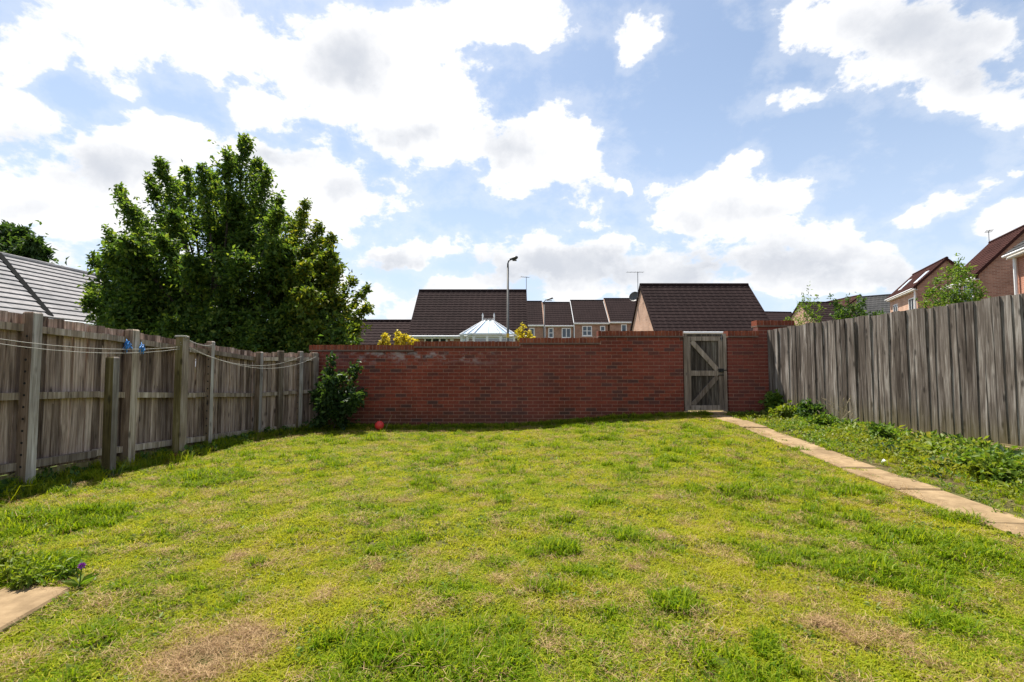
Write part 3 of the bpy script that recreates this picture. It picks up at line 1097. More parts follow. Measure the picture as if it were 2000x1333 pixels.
def build_left_fence():
    top = [(2.2, 1.83), (4.76, 1.77), (6.0, 1.70), (7.57, 1.605), (9.07, 1.515), (10.2, 1.535)]
    bx = -4.86
    runs = [(Vector((bx, 2.2, 0)), Vector((bx + .03, 9.0, 0))), (Vector((bx + .03, 9.0, 0)), Vector((-4.14, 10.22, 0)))]

    def tz(y):
        return float(np.interp(y, [t[0] for t in top], [t[1] for t in top]))
    root = tag(empty('panel_fence', (bx, 2.2, 0)), 'brown weathered timber fence with exposed rails and posts, clothes line hung across', 'fence')
    O = Vector((bx, 2.2, 0))
    variants = [board_mesh('board', .118, 1.56, .022, .008, M['wood_left'], 40 + k) for k in range(9)]
    for (a, b) in runs:
        d = (b - a).normalized()
        n = Vector((d.y, -d.x, 0))            # garden side (+X)
        L_ = (b - a).length
        rz = math.atan2(d.y, d.x)
        s_ = 0
        while s_ < L_ - .03:
            p = a + d * s_
            z = tz(p.y)
            o = link('board', random.choice(variants), root, (p.x - O.x, p.y - O.y, z - 1.555 + random.uniform(-.012, .010)), (R(random.uniform(-.5, .5)), R(random.uniform(-.4, .4)), rz + R(random.uniform(-1, 1))))
            s_ += .1 + random.uniform(-.007, .007)
        # three rails, in lengths
        nseg = max(1, round(L_ / 1.7))
        for k in range(nseg):
            p0, p1 = a + d * (L_ * k / nseg), a + d * (L_ * (k + 1) / nseg)
            for drop, hh in ((.125, .07), (.80, .07), (1.47, .075)):
                q0 = p0 + n * .036 - O; q1 = p1 + n * .036 - O
                q0.z = tz(p0.y) - drop + random.uniform(-.01, .01); q1.z = tz(p1.y) - drop + random.uniform(-.01, .01)
                MB().bar(q0, q1, .062, hh).build('rail', M['wood_post'], root)
            g0 = p0 + n * .012 - O; g1 = p1 + n * .012 - O
            g0.z = tz(p0.y) - 1.73; g1.z = tz(p1.y) - 1.73
            MB().bar(g0, g1, .022, .36).build('gravel_board', M['wood_olive'], root)

    def post(px, X, ztop, w=.095, dpt=.095, m='wood_post', lean=0.0, holes=False, yaw=0.0, face=None, Y=None, m2=None):
        Y = Y or -X * F / (1000 - px)
        zb = gz(X, Y) - .1
        h = ztop - zb
        mb = MB()
        t = .010
        pts = []
        for z, i in ((0, 0), (h - .015, 0), (h, t)):
            for sx, sy in ((-1, -1), (1, -1), (1, 1), (-1, 1)):
                pts.append((sx * (w / 2 - i) + lean * z, sy * (dpt / 2 - i), z))
        fs = [(3, 2, 1, 0), (8, 9, 10, 11)]
        for k in (0, 4):
            fs += [(k + e, k + (e + 1) % 4, k + 4 + (e + 1) % 4, k + 4 + e) for e in range(4)]
        o = mb.poly(pts, fs).build('post', M[m], root)
        if m2:  # +X faces take a paler wood: the light on that side is painted
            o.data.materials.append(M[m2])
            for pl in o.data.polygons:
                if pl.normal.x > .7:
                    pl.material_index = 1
        o.location = (X - O.x, Y - O.y, zb)
        o.rotation_euler = (0, 0, R(yaw))
        if holes:   # a row of bolt holes down the face towards the lawn's near end
            hm = MB()
            z = 0.35
            while z < h - .15:
                hm.tube([(lean * z, -dpt / 2 - .0015, z), (lean * z, -dpt / 2 + .02, z)], .012, 8)
                z += .115
            hb = hm.build('bolt_holes', M['black'], o)
            hb['kind'] = 'stuff'
        return o, Vector((X, Y, ztop))
    P = {}
    P['a'] = post(62, -4.74, 1.79, .105, .10, 'wood_brown', -.004, True, m2='wood_lit')[1]
    P['c'] = post(257, -4.76, 1.715, .10, .11, 'wood_brown', m2='wood_post')[1]
    P['d'] = post(356, -4.64, 1.685, .10, .14, 'wood_olive', 0, False, 0, m2='wood_post')[1]
    P['e'] = post(411, -4.76, 1.65, .085, .085, 'wood_brown', 0, True, m2='wood_lit')[1]
    P['f'] = post(507, -4.70, 1.525, .09, .10, 'wood_brown', m2='wood_lit')[1]
    P['g'] = post(541, -4.53, 1.56, .085, .1, 'wood_post', 0, False, -28, Y=9.42)[1]
    P['h'] = post(579, -4.28, 1.56, .075, .085, 'wood_brown', 0, True, -28, Y=9.74, m2='wood_lit')[1]
    P['i'] = post(609, -4.13, 1.545, .085, .1, 'wood_post', 0, False, -28, Y=10.08)[1]
    post(-130, -4.74, 1.82, .1, .1, 'wood_post', 0, False, 0)
    # brick stub at the foot of the olive post
    # short loose post propped against the fence
    zc = at(222, 697, 5.42)
    sp = post(222, -4.56, zc.z, .095, .085, 'wood_olive', -.006, m2='wood_lit')
    return P


LP = build_left_fence()


def stub():
    p = LP['d']
    z = gz(p.x, p.y)
    o = MB().box(-.055, .055, -.10, .0, -.02, .09).build('half_brick', M['rust'])
    o.location = (p.x + .03, p.y - .09, z)
    tag(o, 'broken red brick at the foot of the olive-stained fence post', 'brick')


stub()


def sag(a, b, drop, n=14):
    return [a.lerp(b, k / n) - Vector((0, 0, drop * 4 * (k / n) * (1 - k / n))) for k in range(n + 1)]


def build_line():
    root = tag(empty('clothes_line', LP['d']), 'pale double rope washing line sagging along the brown fence', 'rope')
    o = LP['d']
    k1 = o + Vector((.02, -.08, -.10))
    left = Vector((-4.60, 2.3, 1.86))
    end = LP['i'] + Vector((.05, -.06, -.09))
    end2 = LP['h'] + Vector((.05, -.05, -.10))
    for a, b, dr in ((left, k1 + Vector((0, 0, -.06)), .21), (left + Vector((0, 0, .01)), k1 + Vector((0, 0, -.09)), .245), (k1, end, .30), (k1 + Vector((.01, 0, -.03)), end2, .24)):
        MB().tube([p - o for p in sag(a, b, dr)], .0034, 5).build('strand', M['rope'], root, True)
    pts = [Vector((.075 * math.cos(t), -.02 + .085 * math.sin(t), -.03 + .012 * t / 6)) for t in np.linspace(0, 12.5, 40)]
    MB().tube(pts, .006, 5).build('knot', M['rope'], root, True)
    e = LP['e'] + Vector((.05, -.05, -.06))
    for k in range(3):
        MB().tube([p - o for p in sag(o + Vector((.06, -.05, -.02 - .02 * k)), e + Vector((0, 0, -.02 * k)), .05 - .02 * k)], .004, 5).build('strand', M['rope'], root, True)


build_line()


def blue_tuft(px, py, lab):
    c = at(px, py, 5.9)
    X = -4.62
    Y = -X * F / (1000 - px)
    c = at(px, py, Y)
    rng = np.random.default_rng(int(px))
    mb = MB()
    for k in range(14):
        a = Vector((rng.normal() * .012, rng.normal() * .012, .06))
        b = Vector((rng.normal() * .03, rng.normal() * .03, -.05 + rng.normal() * .02))
        mb.bar(a, (a + b) / 2 + Vector((rng.normal() * .02, rng.normal() * .02, 0)), .012, .003)
        mb.bar((a + b) / 2, b, .012, .003)
    mb.tube([(0, 0, .06), (-.06, .06, .09)], .005, 5)
    o = mb.build('blue_twine', M['blue'])
    o.scale = (.8, .8, .85)
    o.location = c
    tag(o, lab, 'twine', 'frayed blue twine on the brown fence')


blue_tuft(248, 675, 'frayed blue plastic twine tuft on near side of the fence post')
blue_tuft(277, 681, 'frayed blue plastic twine tuft on far side of the fence post')


# ------------------------------------------------------------------ houses
def tile_slope(mb, x0, x1, e0, e1, n, prof=0.30, amp=0.018, lap=0.022):
    """tile courses between an eave line and a ridge line, local space.
    x0..x1 along; e0=(y,z) eave, e1=(y,z) ridge"""
    ey, ez = e0
    ry, rz = e1
    ln = math.hypot(ry - ey, rz - ez)
    ny, nz = -(rz - ez) / ln, (ry - ey) / ln
    if nz < 0:
        ny, nz = -ny, -nz
    cols = max(1, int(round((x1 - x0) / prof)))
    xs = []
    for c in range(cols):
        for (f, h) in ((0, 0), (.2, 1), (.5, .55), (.8, 0)):
            xs.append((x0 + (x1 - x0) * (c + f) / cols, h))
    xs.append((x1, 0))
    m = len(xs)
    for k in range(n):
        t0, t1 = k / n, (k + 1) / n + (0.006 if k < n - 1 else 0)
        i = len(mb.v)
        jit = random.uniform(-.003, .003)
        for row, (t, lift) in enumerate(((t0, -0.004), (t0, lap + jit), (t1, 0.0))):
            y, z = ey + (ry - ey) * t, ez + (rz - ez) * t
            for (x, h) in xs:
                q = lift + (amp * h if row else 0)
                mb.v.append((x, y + ny * q, z + nz * q))
        for row in (0, 1):
            for j in range(m - 1):
                a = i + row * m + j
                mb.f.append((a, a + 1, a + m + 1, a + m))
    return mb


def house(name, label, origin, rz, L, D, ez, rzg, wall_m, tile_m, n, oe=0.28, ov=0.12, ridge_m=None, back=True, group=None, base=0.0, gable_m=None, fascia=True, prof=.30, amp=.018, barge=None, lap=.022):
    """gabled house. local x along the ridge 0..L, y 0 (front wall) .. D (back wall)"""
    root = tag(empty(name, origin, rz), label, 'house', group)
    pitch = (rzg - ez) / (D / 2)
    mb = MB()
    w = [(0, 0, base), (L, 0, base), (L, D, base), (0, D, base), (0, 0, ez), (L, 0, ez), (L, D, ez), (0, D, ez), (0, D / 2, rzg - .03), (L, D / 2, rzg - .03)]
    mb.poly(w, [(0, 1, 5, 4), (2, 3, 7, 6), (1, 2, 6, 9, 5), (3, 0, 4, 8, 7)])
    mb.build('wall', wall_m, root)
    z_e = ez - oe * pitch + .04
    mr = MB()
    tile_slope(mr, -ov, L + ov, (-oe, z_e), (D / 2, rzg + .04), n, prof, amp, lap)
    roof = mr.build('roof', tile_m, root)
    if back:
        mk = MB()
        tile_slope(mk, -ov, L + ov, (D + oe, z_e), (D / 2, rzg + .04), max(4, n // 2), prof * 2, amp)
        mk.build('back_slope', tile_m, roof)
    mk = MB()
    mk.tube([(-ov - .01, D / 2, rzg + .05), (L + ov + .01, D / 2, rzg + .05)], .09, 8)
    mk.build('ridge_tiles', ridge_m or tile_m, roof)
    for x in (-ov, L + ov):
        mv = MB()
        for (y0, z0) in ((-oe, z_e), (D + oe, z_e)):
            mv.bar((x, y0, z0 - .05), (x, D / 2, rzg - .01), .05, .13)
        mv.build('barge_board', barge or tile_m, roof)
    if fascia:
        mf = MB().box(-ov, L + ov, -oe + .03, -oe + .055, z_e - .19, z_e - .01)
        mf.box(-ov, L + ov, -oe + .055, -.005, z_e - .19, z_e - .165)
        mf.build('fascia', M['white'], root)
        MB().tube([(-ov, -oe - .05, z_e - .085), (L + ov, -oe - .05, z_e - .085)], .055, 8).build('gutter', M['white'], root)
    return root


def window(root, x0, x1, z0, z1, y=0.0, cols=2, rows=1, fw=.06):
    """white framed window standing a little proud of a front wall at local y"""
    f = MB()
    f.box(x0, x1, y - .05, y + .03, z0, z0 + fw).box(x0, x1, y - .05, y + .03, z1 - fw, z1)
    f.box(x0, x0 + fw, y - .05, y + .03, z0 + fw, z1 - fw).box(x1 - fw, x1, y - .05, y + .03, z0 + fw, z1 - fw)
    for k in range(1, cols):
        xc = x0 + (x1 - x0) * k / cols
        f.box(xc - fw * .5, xc + fw * .5, y - .048, y + .03, z0 + fw, z1 - fw)
    for k in range(1, rows):
        zc = z0 + (z1 - z0) * k / rows
        f.box(x0 + fw, x1 - fw, y - .046, y + .03, zc - fw * .35, zc + fw * .35)
    wn = f.build('window', M['white'], root)
    MB().box(x0 + fw * .5, x1 - fw * .5, y - .02, y - .008, z0 + fw * .5, z1 - fw * .5).build('pane', M['pane'], wn)
    MB().box(x0 - .05, x1 + .05, y - .09, y - .002, z0 - .07, z0 - .004).build('sill', M['white'], wn)
    return wn


def aerial(base, h, lab, rz=0.0, bar=.55, els=7):
    root = tag(empty('television_aerial', base, rz), lab, 'aerial')
    MB().tube([(0, 0, -.35), (0, 0, h)], .018, 6).build('mast', M['steel'], root)
    m = MB().bar((-bar, 0, h - .03), (bar * .5, 0, h - .03), .02, .02)
    for k in range(els):
        x = -bar + 1.5 * bar * k / (els - 1)
        m.bar((x, -.16, h - .03), (x, .16, h - .03), .008, .008)
    m.build('antenna', M['steel'], root)


def build_houses():
    # bungalow behind the wall, facing us
    e0, e1 = at(797, 652, 25), at(1031, 652, 25)
    rg = at(818, 570, 27.9)
    D = 2 * (27.9 - 25.3)
    x0, x1 = e0.x + .12, e1.x - .12
    h = house('bungalow', 'brown tiled bungalow with white fascia behind the conservatory', (x0, 25.3, 0), 0, x1 - x0, D, e0.z + .16, rg.z, M['buff_brick'], M['tile_brown'], 18)
    a, b = at(829, 660, 25.3).x - x0, at(874, 660, 25.3).x - x0
    zt = at(850, 657.5, 25.3).z
    window(h, a, b, zt - 1.1, zt - .02, 0, 3, 1, .08)
    c = at(883, 661, 25.3)
    MB().box(c.x - x0 - .09, c.x - x0 + .09, -.09, -.003, c.z - .14, c.z + .12).build('alarm_box', M['white'], h)
    # its lower wing
    w0, w1 = at(668, 650, 25.6).x, x0 - .14
    rz_ = at(740, 629, 27.6).z
    house('low_wing_house', 'low brown tiled roof left of the bungalow, behind yellow shrubs', (w0, 25.9, 0), 0, w1 - w0, 3.4, rz_ - 1.25, rz_, M['buff_brick'], M['tile_brown'], 9)
    # house by the gate with the peach gable
    Yf = 23.0
    pf = at(1279, 642, Yf)
    pr = at(1253, 557, Yf * 1.1)
    hw = Yf * .1
    x0 = pf.x + .05
    x1 = at(1512, 642, Yf).x
    h = house('gable_house', 'brown tiled house with peach brick gable behind the timber gate', (x0, Yf + .25, 0), 0, x1 - x0, 2 * hw, pf.z + .12, pr.z, M['peach_brick'], M['tile_brown'], 15, ov=.05)
    c = at(1246, 578, Yf * 1.1)
    # far terrace
    Yt = 55.0
    spec = [  # px left, right, ridge y, eave y, windows (x0,x1,ytop,cols,rows,height m), label
        (1012, 1062, 590, 633, [(1034, 1044, 641, 1, 1)], 'first far terraced house beside the bungalow roof'),
        (1063, 1121, 592, 634, [(1071, 1081, 641, 1, 2), (1097, 1115, 641, 2, 1)], 'second far terraced house with paired white window'),
        (1120, 1189, 588, 629, [(1137, 1156, 637, 2, 2), (1172, 1182, 637, 1, 2)], 'third far terraced house with four-paned white window'),
        (1190, 1262, 584.5, 627, [(1213, 1224, 634, 1, 1)], 'fourth far terraced house beside the peach gable'),
    ]
    for k, (a, b, ry, ey, wins, lab) in enumerate(spec):
        off = (0, 0, -.25, -.5)[k]
        y0 = Yt + off
        xa, xb = at(a, 630, y0).x, at(b, 630, y0).x
        ez = at(a, ey, y0 - .25).z + .1
        rz_ = at(a, ry, y0 + 3.2).z
        hs = house('terraced_house', lab + ', brown roof', (xa + .07, y0, 0), 0, xb - xa - .14, 6.4, ez, rz_, M['buff_brick'], M['tile_brown'], 12, ov=.06, barge=M['white'] if k in (2,) else M['peach_brick'], group='terrace of brick houses far behind the wall')
        for (p, q, yt, cc, rr) in wins:
            wa, wb = at(p, 645, y0).x - xa - .07, at(q, 645, y0).x - xa - .07
            zt = at(p, yt, y0).z
            window(hs, wa, wb, zt - 1.15, zt, 0, cc, rr, .10)
        if k in (1, 2):
            MB().tube([(.0, -.12, 0), (.0, -.12, ez - .25)], .06, 6).build('downpipe', M['white'], hs)
    # satellite dish and aerials
    pd = at(1240, 581, Yf * 1.1 + 1.2)
    rt = tag(empty('satellite_dish', pd), 'small grey satellite dish on the peach gable house', 'dish')
    n = 12
    pts = [(0, 0, 0)]
    fs = []
    for r_ in (1, 2, 3):
        for j in range(n):
            t = 2 * math.pi * j / n
            pts.append((.1 * r_ * math.cos(t), -.012 * r_ * r_, .1 * r_ * math.sin(t)))
    for j in range(n):
        fs.append((0, 1 + j, 1 + (j + 1) % n))
        for r_ in (0, 1):
            a = 1 + r_ * n
            fs.append((a + j, a + n + j, a + n + (j + 1) % n, a + (j + 1) % n))
    MB().poly(pts, fs).build('dish', M['lampgrey'], rt).rotation_euler = (R(-20), 0, R(-35))
    MB().tube([(0, .02, 0), (.3, .1, -.1)], .02, 6).build('bracket', M['steel'], rt)
    p = at(1246, 570, Yf * 1.1 + .6)
    h_ = at(1246, 531, Yf * 1.1 + .6).z - p.z
    aerial(p, h_, 'tall television aerial on the peach gable house', 0, .6, 5)
    p = at(1028, 569, 27.9)
    aerial(p, at(1028, 541, 27.9).z - p.z, 'television aerial at the right end of the bungalow ridge', .4, .35, 5)

    # grey roof over the left fence, ridge running away from us
    X_e, X_r = -15.4, -18.7
    zr = at(0, 502, 18.7 * F / 1000).z
    ze = at(190, 634, 15.4 * F / 810).z
    D = 2 * (15.65 - 18.7) * -1
    hl = house('grey_roofed_house', 'house with pale grey tiled roof behind the brown fence', (-15.65, 12.6, 0), R(90), 9.1, D, ze + .2, zr, M['orange_brick'], M['tile_grey'], 13, prof=9.0, amp=0.0, oe=.25, lap=.045)
    # tiles of that roof lie in flat courses; dark joint lines come from their laps
    # valley down the slope
    a = Vector((17.3 - 12.6, D / 2, zr + .10)); b = Vector((16.05 - 12.6, -.2, ze + .12))
    MB().bar(a, b, .16, .06).build('valley', M['lead'], hl)

    # houses beyond the right fence, ridges running back to the right
    d = Vector((.416, .909, 0)); p_ = Vector((.909, -.416, 0))
    rzh = math.atan2(-d.y, -d.x)

    def right_house(label, apex_px, Y, eave_px, rear_px, wall_m, tile_m, n, name='gabled_house', gable_m=None):
        ap = at(*apex_px, Y)
        ev = ray_plane(*eave_px, ap, d)
        hw = (ap - ev).dot(p_)
        rr = ray_plane(*rear_px, ap, p_)
        ln = (rr - ap).dot(d)
        oe = .22
        hw_w = hw - oe
        # local x = -d (towards us), local -y = away from p (left side)
        back = ap + d * (ln - .1)
        origin = back - p_ * hw_w
        origin.z = 0
        pitch = (ap.z - ev.z) / hw
        ez = ev.z + oe * pitch
        h = house(name, label, origin, rzh, ln - .2, 2 * hw_w, ez, ap.z - .05, wall_m, tile_m, n, oe=oe, ov=.1)
        return h, ln - .2, hw_w, ez, ap
    h, ln, hw, ez, ap = right_house('red-brown roofed house with two skylights behind the feathery tree', (1849, 504), 30, (1784, 563), (1784, 535), M['peach_brick'], M['tile_red'], 14)
    # gable end in a darker brick, its shade put into the colour
    MB().poly([(ln + .012, -.0, 0), (ln + .012, 2 * hw, 0), (ln + .012, 2 * hw, ez), (ln + .012, hw, ap.z - .1), (ln + .012, 0, ez)], [(0, 1, 2, 3, 4)]).build('gable_wall', M['buff_brick'], h)
    MB().tube([(ln - .1, -.1, 0), (ln - .1, -.1, ez - .1)], .06, 6).build('downpipe', M['white'], h)
    pit = (ap.z - ez) / hw
    for x0 in (ln - 1.3, ln - 4.6):
        y0, y1 = hw * .12, hw * .55
        z0, z1 = ez + pit * y0 + .10, ez + pit * y1 + .10
        m = MB().poly([(x0, y0, z0), (x0 + .7, y0, z0), (x0 + .7, y1, z1), (x0, y1, z1), (x0, y0, z0 - .12), (x0 + .7, y0, z0 - .12), (x0 + .7, y1, z1 - .12), (x0, y1, z1 - .12)],
                      [(0, 1, 2, 3), (0, 4, 5, 1), (1, 5, 6, 2), (2, 6, 7, 3), (3, 7, 4, 0)])
        sk = m.build('skylight', M['white'], h)
        MB().poly([(x0 + .06, y0 + .04, z0 + .04 * pit + .006), (x0 + .64, y0 + .04, z0 + .04 * pit + .006), (x0 + .64, y1 - .04, z1 - .04 * pit + .006), (x0 + .06, y1 - .04, z1 - .04 * pit + .006)], [(0, 1, 2, 3)]).build('pane', M['roof_glass'], sk)
    for xa in (.9, ln - 1.6):
        window(h, xa, xa + 1.0, ez - 1.75, ez - .75, 0, 2)
    h, ln, hw, ez, ap = right_house('tall red-brown roofed brick house with an aerial, beyond the right fence', (2012, 437), 23, (1902, 541), (1934, 473), M['peach_brick'], M['tile_red'], 16)
    MB().poly([(ln + .012, -.0, 0), (ln + .012, 2 * hw, 0), (ln + .012, 2 * hw, ez), (ln + .012, hw, ap.z - .1), (ln + .012, 0, ez)], [(0, 1, 2, 3, 4)]).build('gable_wall', M['buff_brick'], h)  # this gable too is darkened by colour, as the side turned from the sun
    for xa in (.6, ln - 1.7):
        window(h, xa, xa + 1.1, ez - 1.5, ez - .4, 0, 2)
    pb = ray_plane(1932, 473, ap, p_)
    aerial(pb, at(1932, 452, pb.y).z - pb.z, 'television aerial on the tall red-brown roof', .9, .45, 8)
    # nearest house at the picture's edge
    E = at(1964, 499, 18)
    origin = E - d * .0 + p_ * .25
    origin.z = 0
    # local x from the far end towards us
    h = house('orange_brick_house', 'orange brick house with slate roof and white fascia at the right edge', origin - d * .1, rzh, 7.0, 6.0, E.z + .2, E.z + 2.7, M['orange_brick'], M['tile_slate'], 13, oe=.25, ov=.15)
    MB().tube([(.12, -.09, 0), (.12, -.09, E.z - .05)], .055, 6).build('downpipe', M['white'], h)
    window(h, .75, 1.9, E.z - 2.0, E.z - .9, 0, 2)
    # smaller roofs between
    Yf = 40.0
    pf = at(1600, 630, Yf); pr = at(1556, 592, Yf * 1.06)
    x0 = pf.x; x1 = at(1675, 628, Yf).x
    house('garage', 'small brown roofed house with peach gable behind the thin tree', (x0, Yf + .2, 0), 0, x1 - x0, 4.8, pf.z + .1, pr.z, M['peach_brick'], M['tile_brown'], 10, ov=.05)
    p0, p1 = at(1505, 611, 52), at(1548, 606, 52)
    house('far_house', 'distant dark roof between the gable house and small garage', (p0.x - 2, 52, 0), R(8), 6.5, 5, p0.z - 1.4, p0.z + .35, M['peach_brick'], M['tile_brown'], 8)
    pa = at(1655, 583, 55)
    hw = 2.8
    house('far_house', 'distant gabled roof peeping over the hedge', (pa.x + hw, 53, 0), R(90), 7, 2 * hw, pa.z - 2.0, pa.z, M['buff_brick'], M['tile_red'], 8)
    # slate roof left of the skylight house
    q0 = at(1700, 577, 44)
    q1 = at(1760, 566, 40)
    dd = Vector((q1.x - q0.x, q1.y - q0.y, 0))
    house('slate_house', 'slate grey roofed house half hidden by the skylight house', (q0.x - 1.0, 44.5, 0), R(-42), 7.0, 5.0, q0.z - 1.9, q0.z + .1, M['orange_brick'], M['tile_slate'], 10)


build_houses()


# ------------------------------------------------------------------ conservatory and street lamps
def build_conservatory():
    Yc = 21.6
    a, b = at(899, 654, Yc), at(1004, 654, Yc)
    cx = (a.x + b.x) / 2
    hw = (b.x - a.x) / 2
    ze = a.z
    zt = at(950, 629, Yc + 1.2).z
    root = tag(empty('conservatory', (cx, Yc, 0)), 'white conservatory with pitched glazed roof and finials', 'conservatory')
    foot = [(-hw, 1.6), (-hw, .55), (-hw * .5, 0), (hw * .5, 0), (hw, .55), (hw, 1.6)]
    top = [(-.28, 1.5), (-.28, 1.1), (-.16, .95), (.16, .95), (.28, 1.1), (.28, 1.5)]
    for i in range(5):
        p, q, r_, s_ = foot[i], foot[i + 1], top[i + 1], top[i]
        k = 1.06
        MB().poly([(p[0] * k, p[1] * k - .06, ze), (q[0] * k, q[1] * k - .06, ze), (r_[0], r_[1], zt), (s_[0], s_[1], zt)], [(0, 1, 2, 3)]).build('roof_pane', M['roof_glass'], root)
        MB().bar((p[0] * k, p[1] * k - .06, ze + .02), (q[0] * k, q[1] * k - .06, ze + .03), .06, .075).build('eaves_beam', M['white'], root)
        MB().bar((p[0], p[1], ze - .05), (q[0], q[1], ze - .05), .05, .05).build('head_frame', M['white'], root)
        MB().poly([(p[0], p[1], .6), (q[0], q[1], .6), (q[0], q[1], ze - .15), (p[0], p[1], ze - .15)], [(0, 1, 2, 3)]).build('pane', M['clear'], root)
        MB().poly([(p[0], p[1], 0), (q[0], q[1], 0), (q[0], q[1], .6), (p[0], p[1], .6)], [(0, 1, 2, 3)]).build('dwarf_wall', M['buff_brick'], root)
        n = 2 if i in (1, 2, 3) else 1
        for j in range(n):
            t = j / n
            x, y = p[0] + (q[0] - p[0]) * t, p[1] + (q[1] - p[1]) * t
            MB().box(x - .05, x + .05, y - .05, y + .05, .6, ze - .08).build('mullion', M['white'], root)
            xr, yr = s_[0] + (r_[0] - s_[0]) * t, s_[1] + (r_[1] - s_[1]) * t
            MB().bar((x * k, y * k - .06, ze + .05), (xr, yr, zt + .02), .045, .05).build('glazing_bar', M['white'], root)
    x, y = foot[5]
    MB().box(x - .05, x + .05, y - .05, y + .05, .6, ze - .08).build('mullion', M['white'], root)
    MB().bar((-.32, 1.1, zt + .03), (.32, 1.1, zt + .03), .12, .07).build('ridge_beam', M['white'], root)
    m = MB()
    for k in range(9):
        m.box(-.26 + k * .065 - .012, -.26 + k * .065 + .012, 1.09, 1.11, zt + .06, zt + .15)
    m.build('cresting', M['white'], root)['kind'] = 'stuff'
    for x in (-.27, .27):
        MB().tube([(x, 1.1, zt + .04), (x, 1.1, zt + .2), (x, 1.1, zt + .28), (x, 1.1, zt + .42)], [.03, .03, .045, .006], 8).build('finial', M['white'], root)
    MB().tube([(hw + .1, .5, ze), (hw + .34, .55, ze - .25), (hw + .42, .55, ze - .45), (hw + .42, .55, 0)], .035, 6).build('downpipe', M['white'], root)


build_conservatory()


def street_lamp(px, y_head, Y, head_l, lab, w=1.0, band=False):
    top = at(px, y_head, Y)
    h = top.z
    root = tag(empty('street_lamp', (top.x, Y, 0)), lab, 'street lamp', 'street lamps beyond the wall')
    MB().tube([(0, 0, -.1), (0, 0, 1.1), (0, 0, 1.15), (0, 0, h - .35)], [.075 * w, .075 * w, .05 * w, .04 * w], 10).build('column', M['lampgrey'], root, True)
    pts = [(0, 0, h - .36), (.0, 0, h - .2), (.03, 0, h - .09), (.10, 0, h - .03)]
    MB().tube(pts, [.036 * w, .034 * w, .032 * w, .03 * w], 8).build('bracket_arm', M['darkmetal'], root, True)
    # lantern: a tapering hood
    L_ = head_l
    ring = []
    pr = [(0, .035), (.15, .06), (.45, .10), (.8, .11), (1, .05)]
    mb = MB()
    n = 10
    for (t, r_) in pr:
        for j in range(n):
            a = 2 * math.pi * j / n
            mb.v.append((.06 + t * L_, r_ * math.cos(a), h - .03 + .10 * t * L_ / .4 + r_ * (.75 if math.sin(a) > 0 else .55) * math.sin(a)))
    for k in range(len(pr) - 1):
        for j in range(n):
            mb.f.append((k * n + j, k * n + (j + 1) % n, (k + 1) * n + (j + 1) % n, (k + 1) * n + j))
    mb.f.append(tuple(range(n))[::-1])
    mb.f.append(tuple((len(pr) - 1) * n + j for j in range(n)))
    hd = mb.build('lantern', M['darkmetal'], root, True)
    MB().box(.18, .06 + L_ * .85, -.07, .07, h - .075, h - .05).build('diffuser', M['lampgrey'], hd)
    if band:
        z = at(px, 660, Y).z
        MB().tube([(0, 0, z), (0, 0, z + .16)], .053 * w, 10).build('number_band', M['yellow_band'], root)


street_lamp(992, 506, 19, .34, 'near grey street lamp with drooping lantern above the conservatory', 1.0, True)
street_lamp(1063, 586, 36, .62, 'distant street lamp in front of the brick terrace', 1.0)


# ------------------------------------------------------------------ trees and shrubs
def P3(px, py, Y):
    return np.array(at(px, py, Y))


